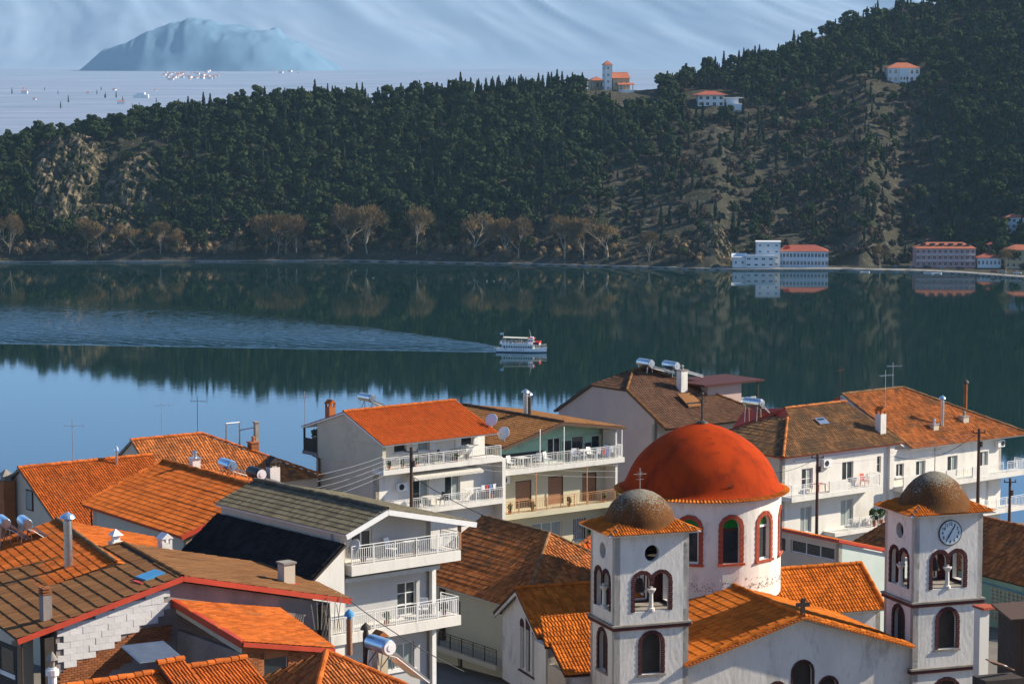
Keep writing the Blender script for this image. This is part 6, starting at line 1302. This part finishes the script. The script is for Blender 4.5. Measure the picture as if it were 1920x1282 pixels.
# passengers: one continuous figure each
def figure(sit):
    V=[];F=[]
    def loft(rings):
        b=len(V); n=8
        for (x,y,z,rx,ry) in rings:
            for i in range(n): t=2*math.pi*i/n; V.append((x+rx*math.cos(t),y+ry*math.sin(t),z))
        for j in range(len(rings)-1):
            for i in range(n): F.append((b+j*n+i,b+j*n+(i+1)%n,b+(j+1)*n+(i+1)%n,b+(j+1)*n+i))
    k=.42 if sit else .86
    loft([(0,0,k-.05,.02,.02),(0,0,k,.15,.19),(0,0,k+.2,.13,.17),(0,0,k+.48,.13,.22),(0,0,k+.56,.07,.12),(0,0,k+.62,.05,.05),(.01,0,k+.66,.07,.065),(.02,0,k+.76,.10,.085),(.01,0,k+.86,.08,.07),(0,0,k+.9,.02,.02)])
    for s_ in (-1,1):
        if sit: loft([(0,s_*.1,.44,.08,.09),(.40,s_*.1,.46,.06,.07),(.44,s_*.1,.40,.06,.06),(.44,s_*.1,.05,.045,.045),(.5,s_*.1,0,.1,.05)])
        else: loft([(0,s_*.1,.9,.09,.09),(.01,s_*.1,.45,.065,.065),(0,s_*.1,.07,.045,.045),(.05,s_*.1,0,.11,.05)])
        loft([(0,s_*.22,k+.5,.06,.05),(.03,s_*.27,k+.22,.05,.045),(.16,s_*.25,k+.06,.04,.04),(.2,s_*.22,k+.04,.03,.04)])
    return np.array(V),np.array(F)
FG=[figure(False),figure(True)]
rng=np.random.default_rng(8); CL=['cloth_red','cloth_tan','cloth_dark','cloth_blue','skin','plastic_white']; FM={}
PW=['first','second','third','fourth','fifth','sixth','seventh','eighth','ninth','tenth','eleventh','twelfth','thirteenth','fourteenth']
for k in range(14):
    c=CL[int(rng.integers(0,5))]; s_=int(k%3!=0); key=(c,s_)
    if key not in FM:
        V,F=FG[s_]; me=npmesh('person',V,F,[c,'skin'],smooth=True); cz=V[F].mean(1)[:,2]; me.polygons.foreach_set('material_index',(cz>((1.45 if not s_ else 1.02))).astype(np.int32)); FM[key]=me
    q=bt.matrix_world if False else None; x,y=2.4+k*.74,(-1.75 if k%2 else -1.2)
    wp=Vector((bp.x,bp.y,0))+HB*x+NB*y*1.0; o=link('person',FM[key],None,(wp.x,wp.y,3.42)); o.rotation_euler=(0,0,rng.uniform(-2.6,-.6))
    if s_:
        st=MB().box(-.2,.2,-.22,.22,0,.41).build('deck_seat','boat_white',None,loc=(wp.x,wp.y,3.425)); tag(st,'small white seat under the boat canopy, %s from the stern'%PW[k],'seat','seats on the boat deck')
    tag(o,'%s passenger in %s under the boat canopy, %s from the stern'%('seated' if s_ else 'standing',{'cloth_red':'red','cloth_tan':'tan','cloth_dark':'dark clothes','cloth_blue':'blue','skin':'a pale brown coat','plastic_white':'white'}[c],PW[k]),'person','passengers on the tour boat')
# ---------------------------------------------------------------- buildings across the bay
mat('pink_wall',(.50,.27,.25),(.44,.24,.23),scale=.2,rough=.9); mat('pale_blue_wall',(.50,.56,.60),(.46,.52,.57),scale=.2,rough=.9); mat('far_red_roof',(.34,.085,.045),(.26,.065,.04),scale=.5,rough=.9,bump=.4,bscale=2)
mat('far_orange_roof',(.42,.13,.06),(.34,.10,.05),scale=.5,rough=.9,bump=.4,bscale=2); mat('ochre_wall',(.50,.36,.19),(.44,.32,.18),scale=.3,rough=.9)
mat('far_white',(.66,.66,.64),(.6,.6,.58),scale=.2,rough=.9)
def far_house(name,px,py,D,base,w,d,hh,th,label,wall='far_white',rm='far_orange_roof',cols=5,rows=2,roofh=2.0,hip=True,cat='building',win='glass',ov=.5,solo=False,ww=.5,wh=.55,band=None):
    o=at(px,py,D); H=Fr(name,px,py,D,th,label,cat,base=base); H.o=Vector((o.x,o.y,base)); H.dz=0; H.e.location=H.o
    fl=hh/rows; oo=[(w*(c+.5)/cols-w/cols*ww/2,w*(c+.5)/cols+w/cols*ww/2,r_*fl+fl*(.5-wh/2),r_*fl+fl*(.5+wh/2)) for c in range(cols) for r_ in range(rows)]
    W=Wall(H,(0,0),(w,0),-2,hh,wall,oo,.35)
    for q in oo: W.window(q,'white_paint',win,1,fw=.1,deep=.1)
    c2=max(2,int(d/(w/cols))); oo=[(d*(c+.5)/c2-w/cols*.2,d*(c+.5)/c2+w/cols*.2,r_*fl+fl*(.5-wh/2),r_*fl+fl*(.5+wh/2)) for c in range(c2) for r_ in range(rows)]
    for p0,p1 in (((w,0),(w,d)),((0,d),(0,0))):
        V=Wall(H,p0,p1,-2,hh,wall,oo,.35)
        for q in oo: V.window(q,'white_paint',win,0,fw=.1,deep=.1)
    Wall(H,(w,d),(0,d),-2,hh,wall); e=ov; r=min(w,d)/2
    if rm and roofh>0:
        if hip: a,b=(r,d/2),(w-r,d/2)
        else: a,b=(-e,d/2),(w+e,d/2)
        Z=hh+.05; mb=MB(); A=[(-e,-e,Z),(w+e,-e,Z),(w+e,d+e,Z),(-e,d+e,Z)]; P,Q=(a[0],a[1],Z+roofh),(b[0],b[1],Z+roofh)
        deck(mb,[A[0],A[1],Q,P]); deck(mb,[A[2],A[3],P,Q]);
        if hip: deck(mb,[A[1],A[2],Q]); deck(mb,[A[3],A[0],P])
        else:
            for x in (0,w-.3): mb2=MB(); mb2.prism([(x,0,hh),(x,d,hh),(x,d/2,hh+roofh-.2)],(.3,0,0)); H.part(mb2,'gable',wall)
        R_=H.part(mb,'roof',rm)
        mb=MB(); mb.tube(Vector(P)+Vector((0,0,.02)),Vector(Q)+Vector((0,0,.02)),.16,n=6); H.part(mb,'ridge',rm,R_)
    else: H.part(MB().box(-.2,w+.2,-.2,d+.2,hh+.003,hh+.35),'roof',rm or wall)
    return H
SD=lambda px,k=8: float(shore(px))+k
D=SD(1500,9); H=far_house('boathouse',1460,500,D,1.3,27,14,8.6,-4,'white and blue boathouse with red roof on the far shore','pale_blue_wall','far_red_roof',14,2,3.2,wh=.5,ww=.72)
H.part(MB().box(-.25,27.25,-.45,-.01,4.15,4.5),'band','white_paint'); H.part(MB().box(3,6,2.2,4.4,9.5,11.4),'dormer','red_paint')
H=far_house('boathouse_tower',1417,500,D-1,1.3,13.5,10,13.6,-4,'white stair block standing left of the boathouse','far_white','far_white',3,4,0,wh=.3,ww=.3)
H=far_house('clubhouse',1397,501,D-5,1.3,16,8,6.4,-4,'low white clubhouse with flat roof terrace','far_white','far_white',4,2,0,wh=.35,ww=.5); railing(H,[(0,-.1),(16,-.1)],6.76,1.0,'rail_white',.8,.06)
H=far_house('boat_shed',1373,502,D-4,1.3,7.5,9,5.6,-4,'small white gabled shed at the left of the clubhouse','far_white','far_white',2,1,1.8,False,wh=.3,ww=.3)
D=SD(1770,26); H=far_house('pink_hotel',1716,498,D,1.4,33,13,10.2,-2,'pink three-storey hotel with balconies and tiled roof','pink_wall','far_orange_roof',11,3,3.0,ww=.55)
for z in (3.4,6.8): H.part(MB().box(.5,32.5,-1.2,-.01,z-.15,z+.08),'balcony_slab','far_white'); railing(H,[(.6,-1.1),(32.4,-1.1)],z+.08,.9,'rail_white',.5,.04)
for k in range(6): H.part(MB().box(3+k*5,6+k*5,2.2,3.6,12.0,12.9),'solar_panel','collector')
far_house('red_annex',1832,502,D-2,1.4,13,9,5.2,-6,'low pale annex with dark red roof beside the pink hotel','far_white','far_red_roof',6,1,2.2,wh=.4); far_house('terracotta_house',1834,480,D+22,3,13,10,9,-4,'terracotta house rising behind the hotel annex','pink_wall','far_red_roof',4,3,1.6)
far_house('ochre_house',1884,501,D-8,1.4,16,11,10,-8,'ochre house with orange roof at the right edge of the far shore','ochre_wall','far_orange_roof',5,3,2.6)
q=onhill(1884,440); far_house('hillside_house',1884,440,q.y,q.z,17,10,9.5,-4,'pale blue house with orange roof on the slope above the hotel','pale_blue_wall','far_orange_roof',5,3,2.2); q=onhill(1900,452)
# hill chapel, house and villa
q=onhill(1158,168); H=far_house('hill_chapel',1149,168,q.y,q.z,11,13,7.5,12,'small orange-roofed chapel among trees on the hill','ochre_wall','far_orange_roof',3,1,3.6,False,wh=.5,ww=.4); H.part(MB().box(3,13,-4,-.01,-2,.2),'porch_floor','far_white')
for k in range(5): H.part(MB().box(3.2+k*2.2,3.7+k*2.2,-4,-3.5,.2,3.2),'porch_column','far_white')
H.part(MB().prism([(2.6,-4.4,3.2),(13.4,-4.4,3.2),(13.4,0,4.4),(2.6,0,4.4)],(0,0,.25)),'porch_roof','far_orange_roof')
H=far_house('chapel_bell_tower',1133,170,q.y-2,q.z-1,5.2,5.2,17,12,'white chapel bell tower with pyramid roof on the hill','far_white','far_orange_roof',1,4,2.8,wh=.4,ww=.3); far_house('chapel_wing',1108,150,q.y+10,q.z,9,8,6,12,'low orange-roofed wing left of the chapel tower','ochre_wall','far_orange_roof',3,1,2.2)
q=onhill(1330,200); H=far_house('slope_house',1308,196,q.y,q.z-.5,17,11,7.5,2,'white house with red roof and wide veranda on the hill slope','far_white','far_red_roof',4,2,2.4,ov=2.2); H.part(MB().box(18,26,1,9,-2,5.5),'wing','far_white'); H.part(MB().box(17.5,29,.5,9.5,5.51,5.8),'wing_roof','pale_blue_wall'); H.part(MB().box(22,29,-3,3,-4,2.0),'garage','far_white')
q=onhill(1695,156); H=far_house('hill_villa',1664,154,q.y,q.z,21,14,9.5,2,'cream hillside villa with orange hipped roof and symmetrical windows','far_white','far_orange_roof',6,2,3.4); H.part(MB().box(7.5,13.5,-2.2,-.01,-2.5,9.0),'centre_bay','far_white')
for k in range(3): H.part(MB().box(8.1+k*1.9,9.2+k*1.9,-2.25,-2.21,2.0,3.8),'window','glass')
# cars, small boats, gulls
mat('car_blue',(.03,.09,.22),None,rough=.3,spec=.6); mat('car_grey',(.25,.26,.28),None,rough=.3,spec=.6); mat('car_red',(.30,.03,.03),None,rough=.3,spec=.6); mat('car_white',(.7,.7,.7),None,rough=.3,spec=.6); mat('tyre',(.015,.015,.015),None,rough=.9)
def car(px,D,rz,col,label):
    p=at(px,505,D); e=empty('parked_car',(p.x,p.y,1.31),R(rz)); tag(e,label,'car','cars parked on the far shore'); b=MB()
    b.prism([(-2.1,-.85,.3),(2.1,-.85,.3),(2.15,-.85,.62),(1.9,-.85,.85),(-2.0,-.85,.92),(-2.15,-.85,.7)],(0,1.7,0)); b.build('body',col,e)
    b=MB(); b.prism([(-1.7,-.76,.92),(1.05,-.76,.86),(.45,-.7,1.42),(-1.2,-.7,1.45)],(0,1.5,0)); c=b.build('cabin','glass',e); MB().box(-1.15,.4,-.66,.7,1.452,1.49).build('roof',col,c)
    for x in (-1.35,1.35):
        for y in (-.86,.86): MB().tube((x,y-.1,.32),(x,y+.1,.32),.32,n=12).build('wheel','tyre',e)
for i,(px,k,rz,c,l) in enumerate(((1678,10,80,'car_blue','blue car parked nose-in left of the pink hotel'),(1708,9,85,'car_blue','second blue car parked just left of the pink hotel'),(1765,16,0,'car_grey','grey car parked below the pink hotel'),(1800,16,5,'tyre','black car parked below the pink hotel corner'),(1738,17,0,'tyre','black car at the hotel entrance'),(1864,8,-8,'car_red','red car parked before the low annex'),(1880,8,-10,'car_grey','silver car parked beside the red one'),(1908,10,-15,'car_white','white car parked at the right edge of the quay'))): car(px,SD(px,k),rz,c,l)
def rowboat(px,py,label,rz,col='car_white'):
    D=(HC)/math.tan(PITCH+math.atan((py-641)/5000)); p=at(px,py,D); e=empty('small_boat',(p.x,p.y,0),R(rz)); tag(e,label,'boat','small boats by the far shore'); b=MB()
    rows=[(-2.4,.75),(-1.2,.95),(.6,.95),(1.8,.6),(2.6,.05)]; V=[];F=[]
    for x,w_ in rows: V+=[(x,-w_,.55),(x,-w_*.6,-.1),(x,w_*.6,-.1),(x,w_,.55),(x,w_*.8,.2),(x,-w_*.8,.2)]
    for i in range(4):
        for j in range(6): F.append((i*6+j,(i+1)*6+j,(i+1)*6+(j+1)%6,i*6+(j+1)%6))
    F.append((0,1,2,3,4,5)); b.add(V,F); b.build('hull',col,e); MB().box(-.3,.1,-.8,.8,.32,.38).build('thwart','brown_wood',e)
rowboat(1330,505.5,'small pale boat moored left of the clubhouse',10); rowboat(1622,511,'white raft-like boat moored right of the boathouse',5); rowboat(1740,513,'small white boat moored before the pink hotel',-10); rowboat(1758,513.5,'second white boat moored before the pink hotel',20,'pale_blue_wall')
gm=MB(); gm.add([(-.28,0,.1),(-.1,.13,.16),(.25,0,.14),(-.1,-.13,.16),(.3,0,.3),(.36,.05,.3),(.42,0,.28),(.36,-.05,.3),(-.1,0,-.02),(.38,0,.36)],[(0,8,1),(1,8,2),(2,8,3),(3,8,0),(0,1,3),(1,2,3),(2,5,4),(2,7,5),(4,5,9),(5,6,9),(6,7,9),(7,4,9),(2,4,7)]); gme=gm.mesh('gull','car_white')
for i,(px,py,l) in enumerate(((666,508,'white gull on the water below the tall plane trees'),(913,528,'left of a pair of white gulls on the dark water'),(926,528,'right of a pair of white gulls on the dark water'),(1102,512,'white gull on the water before the wide plane tree'),(1246,523,'lone white gull on the water left of the boathouse'),(700,522,'white gull farther out on the dark water'))):
    D=HC/math.tan(PITCH+math.atan((py-641)/5000)); p=at(px,py,D); o=link('gull',gme,None,(p.x,p.y,.06)); o.scale=(2,2,2); o.rotation_euler=(0,0,i*1.3); tag(o,l,'bird','gulls on the lake')
# far village and farm sheds on the plain
vm={}
def hamlet(n,x0,x1,y0,y1,s,label,grp,seed):
    rng=np.random.default_rng(seed)
    for k in range(n):
        px,py=rng.uniform(x0,x1),rng.uniform(y0,y1); t=math.tan(PITCH+math.atan((py-641)/5000)); D=(HC-3+2350*.005)/(t+.005); 
        D=min(D,12800); p=at(px,py,D); z=3+(D-2350)*.005
        key=int(rng.integers(0,4))
        if key not in vm:
            m=MB(); a,b,c=9+3*key,8+2*key,6+1.5*key; m.box(-a/2,a/2,-b/2,b/2,-3,c); m.cm=1; m.prism([(-a/2-.5,-b/2-.6,c+.01),(-a/2-.5,b/2+.6,c+.01),(-a/2-.5,0,c+2.6)],(a+1,0,0)); vm[key]=m.mesh('house',['far_white','far_orange_roof'])
        o=link('distant_house',vm[key],None,(p.x,p.y,z)); o.rotation_euler=(0,0,rng.uniform(-.6,.6)); o.scale=(s,s,s); tag(o,label,'house',grp)
hamlet(55,300,410,134,152,.85,'tiny pale house of the far village below the wooded foothill','houses of the far village',1)
hamlet(10,430,620,126,140,.9,'tiny pale house strung out right of the far village','outlying houses right of the far village',2)
hamlet(7,20,300,160,200,.8,'pale farm shed scattered on the hazy plain','farm sheds on the plain',3)
q=at(265,196,6200); o=MB().box(-17,17,-9,9,-2,8).box(-9,9,-8,8,8.01,13).build('farm_hall','far_white',None,loc=(q.x,q.y,24)); tag(o,'long white farm hall on the plain at the left','farm building')
# rows of poplars on the plain
mat('poplar_twig',(.14,.11,.09),(.1,.085,.07),scale=.3,rough=1)
for k in range(14):
    px=float(np.random.default_rng(k+50).uniform(20,310)); D=5200+(k%5)*500; p=at(px,220,D); nm,cr,tr,jm=PROTO[k%4]; e=empty('poplar_tree',(p.x,p.y,3+(D-2350)*.005)); e.scale=(1.1,1.1,1.0+.1*(k%4)); tag(e,'tall hazy poplar standing on the plain','tree','poplars on the plain'); link('crown',cr,e); link('trunk',tr,e)
